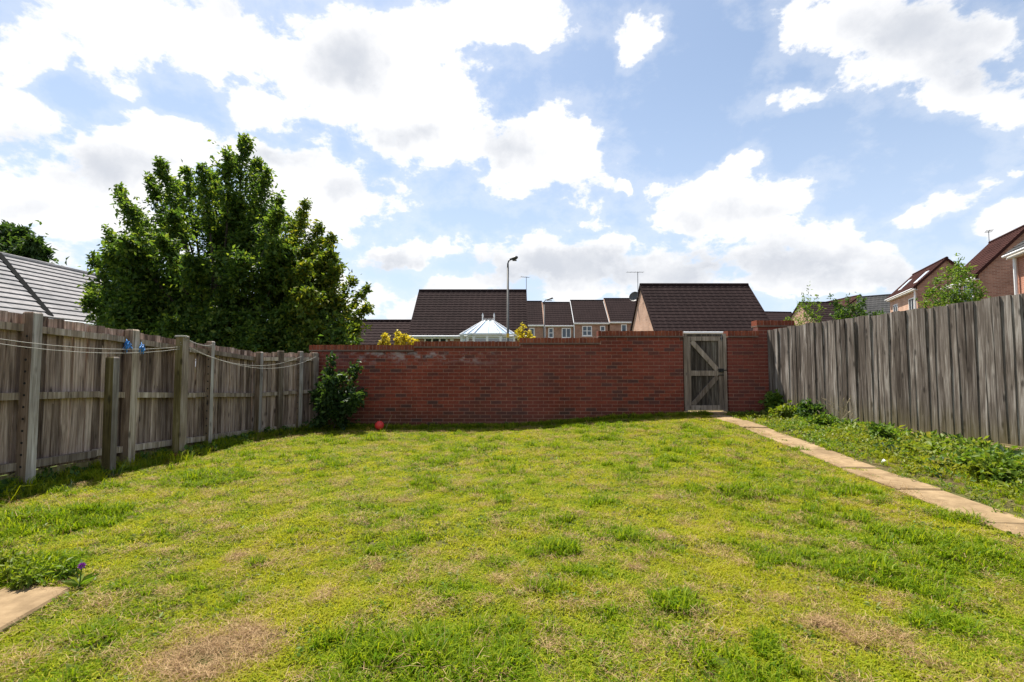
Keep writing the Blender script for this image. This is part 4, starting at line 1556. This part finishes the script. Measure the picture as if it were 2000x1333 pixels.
def build_main_tree():
    rng = np.random.default_rng(5)
    Yc = 13.6
    base = at(440, 760, Yc); base.z = 0
    fork = P3(440, 640, Yc)
    tips = [  # tip px, py, dY, radius, base fraction
        (478, 268, 0, .62), (447, 300, -.5, .62), (505, 315, .4, .62), (522, 335, -.3, .6), (396, 328, -.6, .58), (420, 345, .6, .7), (362, 330, .5, .5), (312, 315, -.2, .55), (338, 352, .7, .6),
        (290, 345, .3, .5), (230, 368, 0, .5), (246, 400, -.7, .6), (275, 420, .5, .65), (205, 445, .3, .52), (182, 500, -.3, .55), (176, 560, .2, .6), (166, 588, -.5, .5), (205, 620, -.6, .55),
        (545, 390, .2, .6), (568, 440, -.5, .7), (601, 390, 0, .42), (590, 420, .6, .6), (625, 440, -.3, .5), (650, 462, .2, .5), (662, 520, -.4, .6), (640, 545, .5, .7), (690, 548, 0, .48), (718, 560, .1, .38), (722, 600, -.4, .5), (700, 640, -.6, .55), (690, 665, -.8, .5), (655, 600, .6, .8)]
    limbs, gold = [], []
    for (x, y, dy, r_) in tips:
        r_ *= .98
        t = P3(x, y, Yc + dy * 1.3)
        dx = (x - 440)
        bx = 440 + dx * .62
        by = min(690, y + 150 + abs(dx) * .12)
        b = P3(bx, by, Yc + dy * .8)
        grp = gold if (x > 560 and y > 380) else limbs
        grp.append((b, t, r_ * 1.0))
    # inner and low masses
    for k in range(120):
        x = rng.uniform(215, 690)
        lo = 330 + max(0, abs(x - 430) - 40) * .62
        y = rng.uniform(min(lo + 38, 640), 675)
        dy = rng.uniform(-2.2, 1.6)
        t = P3(x, y, Yc + dy)
        b = P3(440 + (x - 440) * .72, min(700, y + 75), Yc + dy * .5)
        (gold if (x > 590 and y < 660) else limbs).append((b, t, rng.uniform(.4, .62) if y < lo + 130 else rng.uniform(.55, .85)))
    for k in range(16):   # skirt hanging over the fence
        x = 215 + 31 * k + rng.uniform(-10, 10)
        dy = rng.uniform(-2.0, -.4)
        b = P3(440 + (x - 440) * .8, 630, Yc + dy * .5)
        t = P3(x, 690 - 26 * (x < 300), Yc + dy)
        limbs.append((b, t, .6))
    root = plant('cherry_tree', 'large dark green leafy tree behind the brown fence and wall corner', 'tree', base, limbs, M['leaf_tree'], .125, 92, 13, .11, seed=21, up=.55, spread=.8, fork=.6)
    P, D = shoots(gold, 78, 12, .125, np.random.default_rng(8), .4, .8)
    n = len(P)
    L = .125 * (0.6 + 0.7 * rng.random(n))
    V, T = leaves(P - np.array(base), D, L, L * .5, np.random.default_rng(9))
    c = link('backlit_leaves', np_mesh('backlit_leaves', V, T, M['leaf_backlit']), root)
    c['kind'] = 'stuff'
    c['label'] = 'right-hand leaves with the backlight put into their yellow-green colour'
    return root


build_main_tree()


def simple_limbs(spec, Yc, spread_y, base_px, rng, r_=None):
    out = []
    for (x, y, rad) in spec:
        dy = rng.uniform(-spread_y, spread_y)
        b = P3(base_px[0] + (x - base_px[0]) * .45, min(base_px[1], y + (base_px[1] - y) * .7), Yc + dy * .4)
        out.append((b, P3(x, y, Yc + dy), rad))
    return out


def build_shrubs():
    rng = np.random.default_rng(3)
    # tree far behind the grey roof
    Yc = 36
    b = at(20, 640, Yc); b.z = 0
    sp = [(-60, 430, 2.2), (-20, 440, 2.0), (15, 447, 1.6), (42, 452, 1.5), (66, 470, 1.3), (84, 492, 1.1), (-10, 480, 2.2), (40, 495, 1.8), (70, 520, 1.6), (20, 530, 2), (-50, 500, 2.2)]
    plant('far_tree', 'dark tree rising behind the grey roof at the left edge', 'tree', b, simple_limbs(sp, Yc, 1.6, (10, 600), rng), M['leaf_dark'], .42, 60, 9, .28, seed=31, fork=.7)
    # shrub in the corner between fence and wall
    b = gp(655, 836); b.y = 9.72
    b = at(652, 832, 9.72)
    sp = [(648, 695, .12), (640, 720, .2), (690, 715, .14), (697, 712, .10), (708, 765, .14), (702, 772, .16), (665, 735, .25), (625, 752, .18), (650, 760, .32), (700, 770, .2), (685, 765, .25), (630, 785, .26), (655, 800, .32), (680, 790, .26), (668, 822, .25), (628, 820, .25), (615, 770, .15), (645, 740, .3), (660, 775, .34)]
    plant('corner_shrub', 'dark green shrub in the corner where brown fence meets brick wall', 'shrub', b, simple_limbs(sp, 9.72, .28, (652, 835), rng), M['leaf_dark'], .095, 40, 7, .014, seed=32, asp=.6)
    # golden shrubs behind the wall
    for k, (px, w, top, lab) in enumerate(((752, 16, 652, 'leftmost golden shrub sprig above the wall coping'), (777, 22, 647, 'middle golden shrub sprig above the wall coping'), (800, 18, 657, 'small golden shrub sprig nearest the bungalow window'), (1021, 14, 632, 'golden shrub beside the conservatory downpipe'), (1033, 14, 645, 'low golden shrub over the raised coping'))):
        Yc = 11.6 if k < 3 else 13
        b = at(px, 720, Yc)
        bb = Vector((b.x, b.y, 0))
        sp = [(px + rng.uniform(-w, w) * .8, top + rng.uniform(6, 26), .06) for _ in range(5)] + [(px, top + 2, .05)]
        plant('golden_shrub', lab, 'shrub', bb, simple_limbs(sp, Yc, .2, (px, 715), rng), M['leaf_yellow'], .075, 34, 6, .012, 'golden shrubs behind the brick wall', seed=40 + k, asp=.6, fork=.8)
    b = at(606, 690, 10.9)
    # beyond the right fence
    Yc = 13.5
    b = at(1578, 700, Yc); b.z = 0
    sp = [(1580, 556, .22), (1568, 575, .28), (1596, 578, .28), (1560, 590, .28), (1604, 596, .3), (1575, 600, .3), (1585, 615, .4), (1560, 625, .4), (1540, 622, .3), (1550, 635, .35), (1600, 620, .3), (1578, 585, .25)]
    plant('feathery_sapling', 'thin feathery sapling above the far end of the grey fence', 'tree', b, simple_limbs(sp, Yc, .25, (1575, 690), rng), M['leaf_light'], .075, 15, 6, .022, 'saplings behind the grey fence', seed=51, fork=.7, asp=.4)
    Yc = 15
    b = at(1670, 690, Yc); b.z = 0
    sp = [(1622, 578, .2), (1635, 590, .25), (1655, 580, .3), (1640, 605, .4), (1665, 600, .45), (1690, 612, .45), (1710, 612, .4), (1660, 622, .5), (1700, 625, .45), (1635, 615, .4), (1685, 585, .15), (1676, 578, .12), (1725, 612, .3)]
    plant('dark_bush', 'dark green rounded bush above the grey fence before the slate roof', 'bush', b, simple_limbs(sp, Yc, .4, (1670, 680), rng), M['leaf_shrub'], .09, 30, 8, .03, seed=52, fork=.7)
    Yc = 9.6
    b = at(1850, 690, Yc); b.z = 0
    sp = [(1874, 500, .12), (1872, 515, .2), (1850, 525, .25), (1880, 530, .25), (1830, 545, .28), (1865, 550, .35), (1900, 548, .25), (1915, 555, .25), (1815, 565, .3), (1845, 572, .4), (1885, 575, .35), (1805, 592, .3), (1835, 600, .4), (1870, 598, .4), (1905, 585, .3), (1918, 572, .22), (1895, 520, .16)]
    plant('feathery_tree', 'feathery green small tree over the grey fence before brick gables', 'tree', b, simple_limbs(sp, Yc, .35, (1855, 680), rng), M['leaf_light'], .075, 34, 8, .035, seed=53, fork=.7, asp=.35)
    b = at(1535, 690, 12); b.z = 0


build_shrubs()


# ------------------------------------------------------------------ grass, weeds
def blade_tuft(name, m, n, spread, h0, h1, w, lean, rng, flat=False):
    V, T = [], []
    for k in range(n):
        a = rng.random() * 2 * math.pi
        r_ = spread * math.sqrt(rng.random())
        p = np.array([r_ * math.cos(a), r_ * math.sin(a), -0.004])
        h = rng.uniform(h0, h1)
        az = rng.random() * 2 * math.pi
        ln = np.array([math.cos(az), math.sin(az), 0])
        side = np.array([-ln[1], ln[0], 0])
        tw = rng.normal() * .4
        side = side * math.cos(tw) + ln * math.sin(tw)
        le = rng.uniform(*lean)
        ww = w * rng.uniform(.7, 1.3)
        if flat:
            z0 = rng.uniform(.002, .03)
            p[2] = z0
            mid = p + ln * h * .5 + np.array([0, 0, rng.uniform(-.002, .014)])
            tip = p + ln * h + side * rng.normal() * h * .25 + np.array([0, 0, rng.uniform(-.012, .01)])
        else:
            mid = p + np.array([0, 0, h * .6]) + ln * h * le * .35
            tip = p + np.array([0, 0, h * (1 - .35 * le)]) + ln * h * le
        i = len(V)
        V += [p - side * ww / 2, p + side * ww / 2, mid - side * ww * .42, mid + side * ww * .42, tip]
        T += [(i, i + 1, i + 3), (i, i + 3, i + 2), (i + 2, i + 3, i + 4)]
    return np_mesh(name, np.array(V), np.array(T), m)


def weed_tuft(name, m, n, rad, leaf, rng, rise=(.1, .7), asp=.6):
    P = np.zeros((n, 3)); 
    a = rng.random(n) * 2 * math.pi
    r_ = rad * np.sqrt(rng.random(n)) * .7
    P[:, 0], P[:, 1] = r_ * np.cos(a), r_ * np.sin(a)
    P[:, 2] = rng.uniform(.0, rise[1], n) * leaf * 1.2
    D = np.stack([np.cos(a), np.sin(a), rng.uniform(rise[0], rise[1], n)], 1) + rng.normal(size=(n, 3)) * .25
    L = leaf * rng.uniform(.6, 1.2, n)
    V, T = leaves(P, D, L, L * asp, rng, .15)
    return np_mesh(name, V, T, m)


def scatter(name, label, cat, X, Y, idx, yaw, scl, dry, meshes, tilt=None, kind='stuff', zoff=0.0):
    """one object: points carry which tuft, its turn and size; geometry nodes set the tufts on them"""
    coll = bpy.data.collections.new(name + '_tufts')
    for k, me in enumerate(meshes):
        o = bpy.data.objects.new('%02d_tuft' % k, me)
        coll.objects.link(o)
    n = len(X)
    me = bpy.data.meshes.new(name)
    me.vertices.add(n)
    co = np.stack([X, Y, G(X, Y) + zoff], 1).astype(np.float32)
    me.vertices.foreach_set('co', co.ravel())

    def attr(nm, typ, data, key):
        a = me.attributes.new(nm, typ, 'POINT')
        a.data.foreach_set(key, np.ascontiguousarray(data).ravel())
    attr('idx', 'INT', idx.astype(np.int32), 'value')
    rot = np.zeros((n, 3), np.float32)
    rot[:, 2] = yaw
    if tilt is not None:
        rot[:, 0] = tilt
    attr('rot', 'FLOAT_VECTOR', rot, 'vector')
    attr('scl', 'FLOAT', scl.astype(np.float32), 'value')
    attr('dry', 'FLOAT', dry.astype(np.float32), 'value')
    o = link(name, me)
    ng = bpy.data.node_groups.new(name, 'GeometryNodeTree')
    ng.interface.new_socket('Geometry', in_out='INPUT', socket_type='NodeSocketGeometry')
    ng.interface.new_socket('Geometry', in_out='OUTPUT', socket_type='NodeSocketGeometry')
    gi, go = ng.nodes.new('NodeGroupInput'), ng.nodes.new('NodeGroupOutput')
    ci = ng.nodes.new('GeometryNodeCollectionInfo')
    ci.inputs['Collection'].default_value = coll
    ci.inputs['Separate Children'].default_value = True
    ci.inputs['Reset Children'].default_value = True
    ip = ng.nodes.new('GeometryNodeInstanceOnPoints')
    ip.inputs['Pick Instance'].default_value = True

    def named(nm, typ, sock):
        a = ng.nodes.new('GeometryNodeInputNamedAttribute')
        a.data_type = typ
        a.inputs['Name'].default_value = nm
        outp = [q for q in a.outputs if q.enabled and q.name == 'Attribute'][0]
        ng.links.new(outp, sock)
    named('idx', 'INT', ip.inputs['Instance Index'])
    named('rot', 'FLOAT_VECTOR', ip.inputs['Rotation'])
    named('scl', 'FLOAT', ip.inputs['Scale'])
    ng.links.new(gi.outputs[0], ip.inputs['Points'])
    ng.links.new(ci.outputs[0], ip.inputs['Instance'])
    ng.links.new(ip.outputs[0], go.inputs[0])
    md = o.modifiers.new('scatter', 'NODES')
    md.node_group = ng
    return tag(o, label, cat, kind=kind)


def on_path(X, Y, grow=0.0):
    dx, dy = X - PATH_A.x, Y - PATH_A.y
    t = dx * PATH_DIR.x + dy * PATH_DIR.y
    s_ = dx * PATH_N.x + dy * PATH_N.y
    edge = PATH_W / 2 + grow
    return (np.abs(s_) < edge) & (t > -.3), s_, t


def on_patio(X, Y, grow=0.0):
    c, a, f = PATIO
    det = a.x * f.y - a.y * f.x
    dx, dy = X - c.x, Y - c.y
    i = (dx * f.y - dy * f.x) / det
    j = (a.x * dy - a.y * dx) / det
    return (i > -grow) & (j > -grow)


def left_edge(Y):
    return np.where(Y < 9.0, -4.84, -4.84 + (Y - 9.0) * .6)


DRY_SPOTS = [(410, 1285, .24, 1.1), (480, 1250, .16, .9), (330, 1300, .2, .8), (1230, 1150, .20, 1.0), (1240, 1108, .14, .7), (960, 1130, .2, .5), (800, 1090, .15, .35), (1500, 1170, .2, .55), (1560, 1165, .15, .6), (1370, 1215, .18, .7),
             (785, 982, .16, .8), (1025, 992, .16, .8), (1330, 1135, .2, .5), (1500, 1050, .14, .8), (560, 1215, .16, .6), (600, 1160, .15, .6), (1760, 1190, .2, .5), (1940, 1265, .14, .7), (1640, 1240, .16, .6), (880, 1190, .2, .35), (70, 1240, .1, .7), (1280, 975, .2, .6), (1360, 1030, .2, .7), (40, 1310, .15, .8)]
LUSH_SPOTS = [(1090, 1080, .14, 1.2), (1130, 1122, .1, .9), (1330, 1190, .13, 1.1), (900, 1290, .35, .8), (1450, 965, .35, .7), (1650, 960, .4, .6), (1900, 1090, .35, .7), (100, 1015, .4, .7), (390, 935, .4, .8), (840, 1003, .1, .9), (350, 1045, .15, .9), (60, 1120, .25, 1.1), (1500, 1090, .2, .5), (1700, 1130, .2, .5), (760, 1270, .2, .7), (1170, 985, .2, .6), (1215, 1050, .16, .8), (1860, 1230, .16, .8)]


def dryness(X, Y):
    d = 0.75 * fnoise(X * 2.3, Y * 1.9, 5, 4) + 0.75 * fnoise(X * 9, Y * 8, 9, 2) - 0.52
    for spots, sg in ((DRY_SPOTS, 1), (LUSH_SPOTS, -1)):
        for (px, py, r_, a) in spots:
            p = gp(px, py)
            d = d + sg * a * (.42 if sg > 0 else .62) * np.exp(-(((X - p.x) / r_) ** 2 + ((Y - p.y) / (r_ * .8)) ** 2))
    return d


def build_lawn():
    rng = np.random.default_rng(77)
    grass, straw, weed = M['grass'], M['straw'], M['leaf_weed']
    ms = [blade_tuft('short_a', grass, 26, .035, .014, .036, .0042, (.4, 1.3), rng),
          blade_tuft('short_b', grass, 26, .040, .016, .040, .0036, (.5, 1.5), rng),
          blade_tuft('short_c', grass, 22, .035, .012, .030, .0055, (.5, 1.5), rng),
          blade_tuft('tall_a', M['grass_dark'], 36, .034, .035, .085, .0046, (.3, 1.1), rng),
          blade_tuft('tall_b', M['grass_dark'], 32, .038, .03, .070, .005, (.4, 1.2), rng),
          blade_tuft('thatch_a', straw, 44, .045, .03, .09, .0016, (.5, 1), rng, True),
          blade_tuft('thatch_b', straw, 48, .05, .025, .075, .0015, (.5, 1), rng, True),
          weed_tuft('clover', weed, 16, .045, .016, rng, (.3, 1.1), .85),
          weed_tuft('rosette', weed, 9, .02, .036, rng, (.1, .5), .38),
          blade_tuft('stalks', straw, 4, .03, .06, .15, .0015, (.3, 1.4), rng)]
    zones = [(1.1, 3.2, 1900), (3.2, 5.5, 950), (5.5, 10.25, 520)]
    Xs, Ys = [], []
    for (y0, y1, den) in zones:
        half = 5.0
        n = int((y1 - y0) * 2 * half * den)
        X = rng.uniform(-half, half, n)
        Y = rng.uniform(y0, y1, n)
        keep = np.abs(X) < Y * 1.12 + 1.5
        Xs.append(X[keep]); Ys.append(Y[keep])
    X, Y = np.concatenate(Xs), np.concatenate(Ys)
    op, s_, t = on_path(X, Y, -.02 + .0)
    op2, _, _ = on_path(X, Y, .0)
    lim = left_edge(Y)
    ragged = (fnoise(X * 5, Y * 5, 31, 2) - .5) * .16
    thin = fnoise(X * 6.5, Y * 6.5, 91, 3)
    keep = ((thin > .34) | (rng.random(len(X)) < .6)) & (s_ < -PATH_W / 2 + .12 + ragged) & (X > lim + .02) & ~on_patio(X, Y, -.015) & (Y < 10.27)
    X, Y, lim = X[keep], Y[keep], lim[keep]
    d = dryness(X, Y)
    n = len(X)
    r_ = rng.random(n)
    idx = rng.integers(0, 3, n)
    lush = d < .02
    idx = np.where(lush & (r_ < .42), rng.integers(3, 5, n), idx)
    idx = np.where((d < .3) & (r_ > .90), 7, idx)
    idx = np.where((d < .4) & (r_ > .985), 8, idx)
    th = sst(.40, 1.15, d)
    idx = np.where(rng.random(n) < th * .8 + .045, rng.integers(5, 7, n), idx)
    idx = np.where(rng.random(n) < .012, 9, idx)
    # wall foot, fence foot: longer
    edge = ((X < lim + .35) | (Y > 10.0)) & (rng.random(n) < .5)
    idx = np.where(edge, rng.integers(3, 5, n), idx)
    scl = rng.uniform(.75, 1.3, n) * np.where(Y > 5.5, 1.3, np.where(Y > 3.2, 1.1, .95)) * (1 - .3 * th)
    scl = np.where(edge, scl * 1.35, scl)
    scl = scl * (1 + .75 * sst(-.05, -.5, d))
    dry = np.clip(d * .8 + rng.normal(size=n) * .12, 0, 1)
    scatter('lawn_grass', 'patchy mown lawn, yellow-green with dry straw patches', 'grass', X, Y, idx, rng.random(n) * 6.283, scl, dry, ms)
    print('lawn tufts', n)
    # rank growth in the bed beside the right fence
    n = 9000
    X = rng.uniform(2.6, 6.0, n); Y = rng.uniform(2.2, 10.2, n)
    _, s_, t = on_path(X, Y)
    fx = RF[0].x + (RF[0].y - Y) * (RF[1].x / -RF[1].y)
    bare = fnoise(X * 1.6, Y * 1.6, 61, 3)
    nearpath = s_ < PATH_W / 2 + .28
    keep = (s_ > PATH_W / 2 - .05 + (fnoise(X * 6, Y * 6, 8, 2) - .5) * .16) & (X < fx - .05) & ((bare < .56) | (rng.random(n) < .35)) & ~(nearpath & (Y < 6.2) & (rng.random(n) < .62))
    X, Y, s_ = X[keep], Y[keep], s_[keep]
    n = len(X)
    ws = [weed_tuft('weed_a', weed, 16, .09, .085, rng, (.2, 1.2), .5), weed_tuft('weed_b', weed, 20, .10, .065, rng, (.3, 1.6), .6), weed_tuft('weed_c', M['leaf_light'], 14, .08, .075, rng, (.3, 1.4), .45),
          blade_tuft('grass_a', grass, 40, .06, .06, .15, .006, (.3, 1.0), rng), blade_tuft('grass_b', grass, 40, .07, .05, .12, .006, (.4, 1.2), rng), blade_tuft('thatch', straw, 30, .07, .04, .11, .003, (.5, 1), rng, True), weed_tuft('weed_d', M['leaf_dark'], 14, .08, .09, rng, (.3, 1.3), .55)]
    k = rng.random(n)
    far = sst(4.5, 8.5, Y)
    idx = np.where(k < .20, 0, np.where(k < .38, 1, np.where(k < .50, 2, np.where(k < .72, 3, np.where(k < .88, 4, np.where(k < .975, 5, 6))))))
    away = s_ - PATH_W / 2
    fx2 = RF[0].x + (RF[0].y - Y) * (RF[1].x / -RF[1].y)
    scl = rng.uniform(.6, 1.15, n) * (0.5 + .5 * sst(.0, 1.3, away) + .1 * sst(.7, .1, fx2 - X))
    dry = np.clip(rng.normal(size=n) * .15 + .05 + .35 * (fnoise(X * 1.6, Y * 1.6, 61, 3) - .45), 0, 1)
    scatter('weeds', 'rank weeds and grass growing between the slab path and grey fence', 'weeds', X, Y, idx, rng.random(n) * 6.283, scl, dry, ws)
    # long grass and ivy along the foot of the left fence and the wall
    n = 520
    Y = rng.uniform(2.5, 10.1, n)
    X = left_edge(Y) + .03 + np.abs(rng.normal(size=n)) * .16
    n2 = 330
    X2 = rng.uniform(-3.9, 4.0, n2); Y2 = 10.24 - np.abs(rng.normal(size=n2)) * .07
    X, Y = np.concatenate([X, X2]), np.concatenate([Y, Y2])
    n = len(X)
    es = [blade_tuft('long_a', grass, 30, .05, .10, .26, .006, (.3, 1.1), rng), blade_tuft('long_b', M['leaf_dark'], 26, .06, .08, .22, .007, (.5, 1.3), rng), weed_tuft('ivy', M['leaf_shrub'], 14, .09, .07, rng, (.2, 1.6), .7), blade_tuft('straw', straw, 12, .05, .10, .24, .003, (.5, 1.5), rng)]
    k = rng.random(n)
    idx = np.where(k < .45, 0, np.where(k < .68, 1, np.where(k < .9, 2, 3)))
    scl = rng.uniform(.5, 1.15, n) * np.where(Y > 10.0, .6, 1.0)
    scatter('edge_grass', 'long unmown grass and ivy at the foot of fence and wall', 'grass', X, Y, idx, rng.random(n) * 6.283, scl, np.clip(rng.normal(size=n) * .2, 0, 1), es)


build_lawn()


def leafy_weed(px, py, h, rad, m, leaf, lab, seed, n=9, cat='weed', Y=None):
    b = gp(px, py)
    rng = np.random.default_rng(seed)
    limbs = []
    for k in range(n):
        a = rng.random() * 6.283
        r_ = rad * math.sqrt(rng.random())
        t = np.array([b.x + r_ * math.cos(a), b.y + r_ * math.sin(a), b.z + h * rng.uniform(.55, 1.0)])
        limbs.append((np.array([b.x + r_ * .3 * math.cos(a), b.y + r_ * .3 * math.sin(a), b.z + .04]), t, rad * .55))
    plant('weed_plant', lab, cat, b, limbs, m, leaf, 40, 7, .008, 'tall weeds in the bed by the grey fence', seed=seed, crown='leaves', stem='stems', stem_m=M['leaf_shrub'], asp=.6, fork=.2)


leafy_weed(1519, 815, .42, .16, M['leaf_light'], .12, 'broad-leaved weed at the foot of the wall and grey fence corner', 61, 6)
leafy_weed(1548, 822, .24, .26, M['leaf_weed'], .075, 'low dark weed clump beside the broad-leaved weed', 62, 9)
leafy_weed(1585, 828, .40, .20, M['leaf_shrub'], .06, 'tallest dark bushy weed against the grey fence', 63, 11)
leafy_weed(1610, 838, .20, .22, M['leaf_weed'], .06, 'small bushy weed before the dry grass stalks', 64, 8)
leafy_weed(1720, 868, .26, .07, M['leaf_light'], .075, 'upright pale weed where the gravel board begins', 65, 5)
leafy_weed(1912, 922, .15, .26, M['leaf_light'], .055, 'sprawling bright weed below the fence gravel board', 66, 9)
leafy_weed(1985, 950, .16, .32, M['leaf_weed'], .06, 'dense leafy weed mass at the right picture edge', 67, 12)


def dry_stalks():
    b = gp(1645, 838)
    rng = np.random.default_rng(4)
    root = tag(empty('dry_grass_clump', b), 'clump of tall straw-coloured grass stalks against the grey fence', 'grass clump')
    mb = MB()
    sd = MB()
    for k in range(22):
        a = rng.uniform(-.5, 1) * 1.2
        dirx = Vector((rng.normal() * .35 - .15, rng.normal() * .2, 1)).normalized()
        h = rng.uniform(.3, .62)
        s0 = Vector((rng.normal() * .12, rng.normal() * .08, 0))
        bend = Vector((rng.normal() * .18 - .05, rng.normal() * .1, -.06))
        p1, p2 = s0 + dirx * h * .5, s0 + dirx * h + bend * h
        mb.tube([s0, p1, p2], [.003, .0025, .0015], 4)
        if k % 2 == 0:
            sd.tube([p2 - dirx * .06, p2 - dirx * .02, p2 + dirx * .02 + bend * .1], [.003, .009, .002], 5)
    mb.build('stalks', M['stalk'], root)['kind'] = 'stuff'
    sd.build('seed_heads', M['stalk'], root)['kind'] = 'stuff'


dry_stalks()


# ------------------------------------------------------------------ ball, flower, small things
def uv_sphere(r_, nu=28, nv=16):
    mb = MB()
    for j in range(nv + 1):
        t = math.pi * j / nv
        for i in range(nu):
            a = 2 * math.pi * i / nu
            mb.v.append((r_ * math.sin(t) * math.cos(a), r_ * math.sin(t) * math.sin(a), r_ * math.cos(t)))
    for j in range(nv):
        for i in range(nu):
            a, b = j * nu + i, j * nu + (i + 1) % nu
            mb.f.append((a, b, b + nu, a + nu))
    return mb


def build_small():
    c = at(741, 832, 9.72)
    r_ = .092
    z = gz(c.x, c.y) + r_ + .02
    root = tag(empty('ball', (c.x, c.y, z - r_)), 'red rubber ball on the lawn before the brick wall', 'ball')
    s_ = uv_sphere(r_).build('shell', M['ball'], root, True)
    s_.location = (0, 0, r_)
    MB().tube([(r_ * math.cos(t) * 1.002, r_ * .2 * 0 + r_ * math.sin(t) * .0, 0) for t in (0, .01)], .001, 4)
    MB().tube([(.0, -r_ * .995, r_), (.0, -r_ * 1.01, r_)], .012, 10).build('valve', M['ball'], root)
    st = MB().tube([(0, 0, 0), (.05, 0, .12), (.14, .02, .33)], [.004, .004, .002], 5).build('dry_stalk', M['stalk'])
    st.location = (c.x + .10, c.y + .02, gz(c.x + .1, c.y))
    tag(st, 'thin dry stalk leaning beside the red ball', 'stalk')
    # purple flower by the patio
    b = gp(155, 1150)
    root = tag(empty('purple_flower', b), 'single purple flower head on a stalk beside the patio', 'flower')
    h = at(160, 1106, b.y).z - b.z
    tx = at(160, 1106, b.y).x - b.x
    MB().tube([(0, 0, 0), (tx * .4, 0, h * .55), (tx, 0, h)], [.004, .0035, .003], 6).build('stem', M['leaf_light'], root)
    rng = np.random.default_rng(2)
    n = 90
    D = norm(rng.normal(size=(n, 3)) + np.array([0, 0, .5]))
    V, T = leaves(np.tile([tx, 0, h], (n, 1)) + D * .003, D, .017, .006, rng)
    link('petals', np_mesh('petals', V, T, M['purple']), root)['kind'] = 'stuff'
    V, T = leaves(np.tile([0, 0, .02], (9, 1)), np.stack([np.cos(np.arange(9) * .7), np.sin(np.arange(9) * .7), np.full(9, .5)], 1), .09, .03, rng)
    link('leaves', np_mesh('leaves', V, T, M['leaf_weed']), root)['kind'] = 'stuff'
    # grey-leaved weeds at the patio edge
    for k, (px, py, lab) in enumerate(((60, 1142, 'grey-green weed clump at the far patio edge'), (25, 1125, 'bright green weed clump behind the patio corner'))):
        b = gp(px, py)
        limbs = [(np.array(b) + [0, 0, .01], np.array(b) + np.array([rng.normal() * .13, rng.normal() * .06, rng.uniform(.03, .085)]), .055) for _ in range(9)]
        plant('patio_weed', lab, 'weed', b, limbs, M['leaf_weed'], .036, 50, 6, .004, seed=90 + k, crown='leaves', stem='stems', stem_m=M['leaf_shrub'], asp=.35, fork=.2)
    # bits of pale litter
    for k, (px, py, lab) in enumerate(((1726, 906, 'small pale scrap of litter at the path edge'),)):
        p = gp(px, py)
        pts = [(rng.normal() * .03, rng.normal() * .03, rng.uniform(0, .03)) for _ in range(7)]
        m = MB().poly([(-.035, -.02, .01), (0, -.03, .03), (.04, -.015, .012), (.03, .025, .035), (-.01, .03, .012), (0, 0, .045)], [(0, 1, 5), (1, 2, 5), (2, 3, 5), (3, 4, 5), (4, 0, 5)])
        o = m.build('litter_scrap', M['white'])
        o.location = p + Vector((0, 0, .01))
        tag(o, lab, 'litter')


build_small()
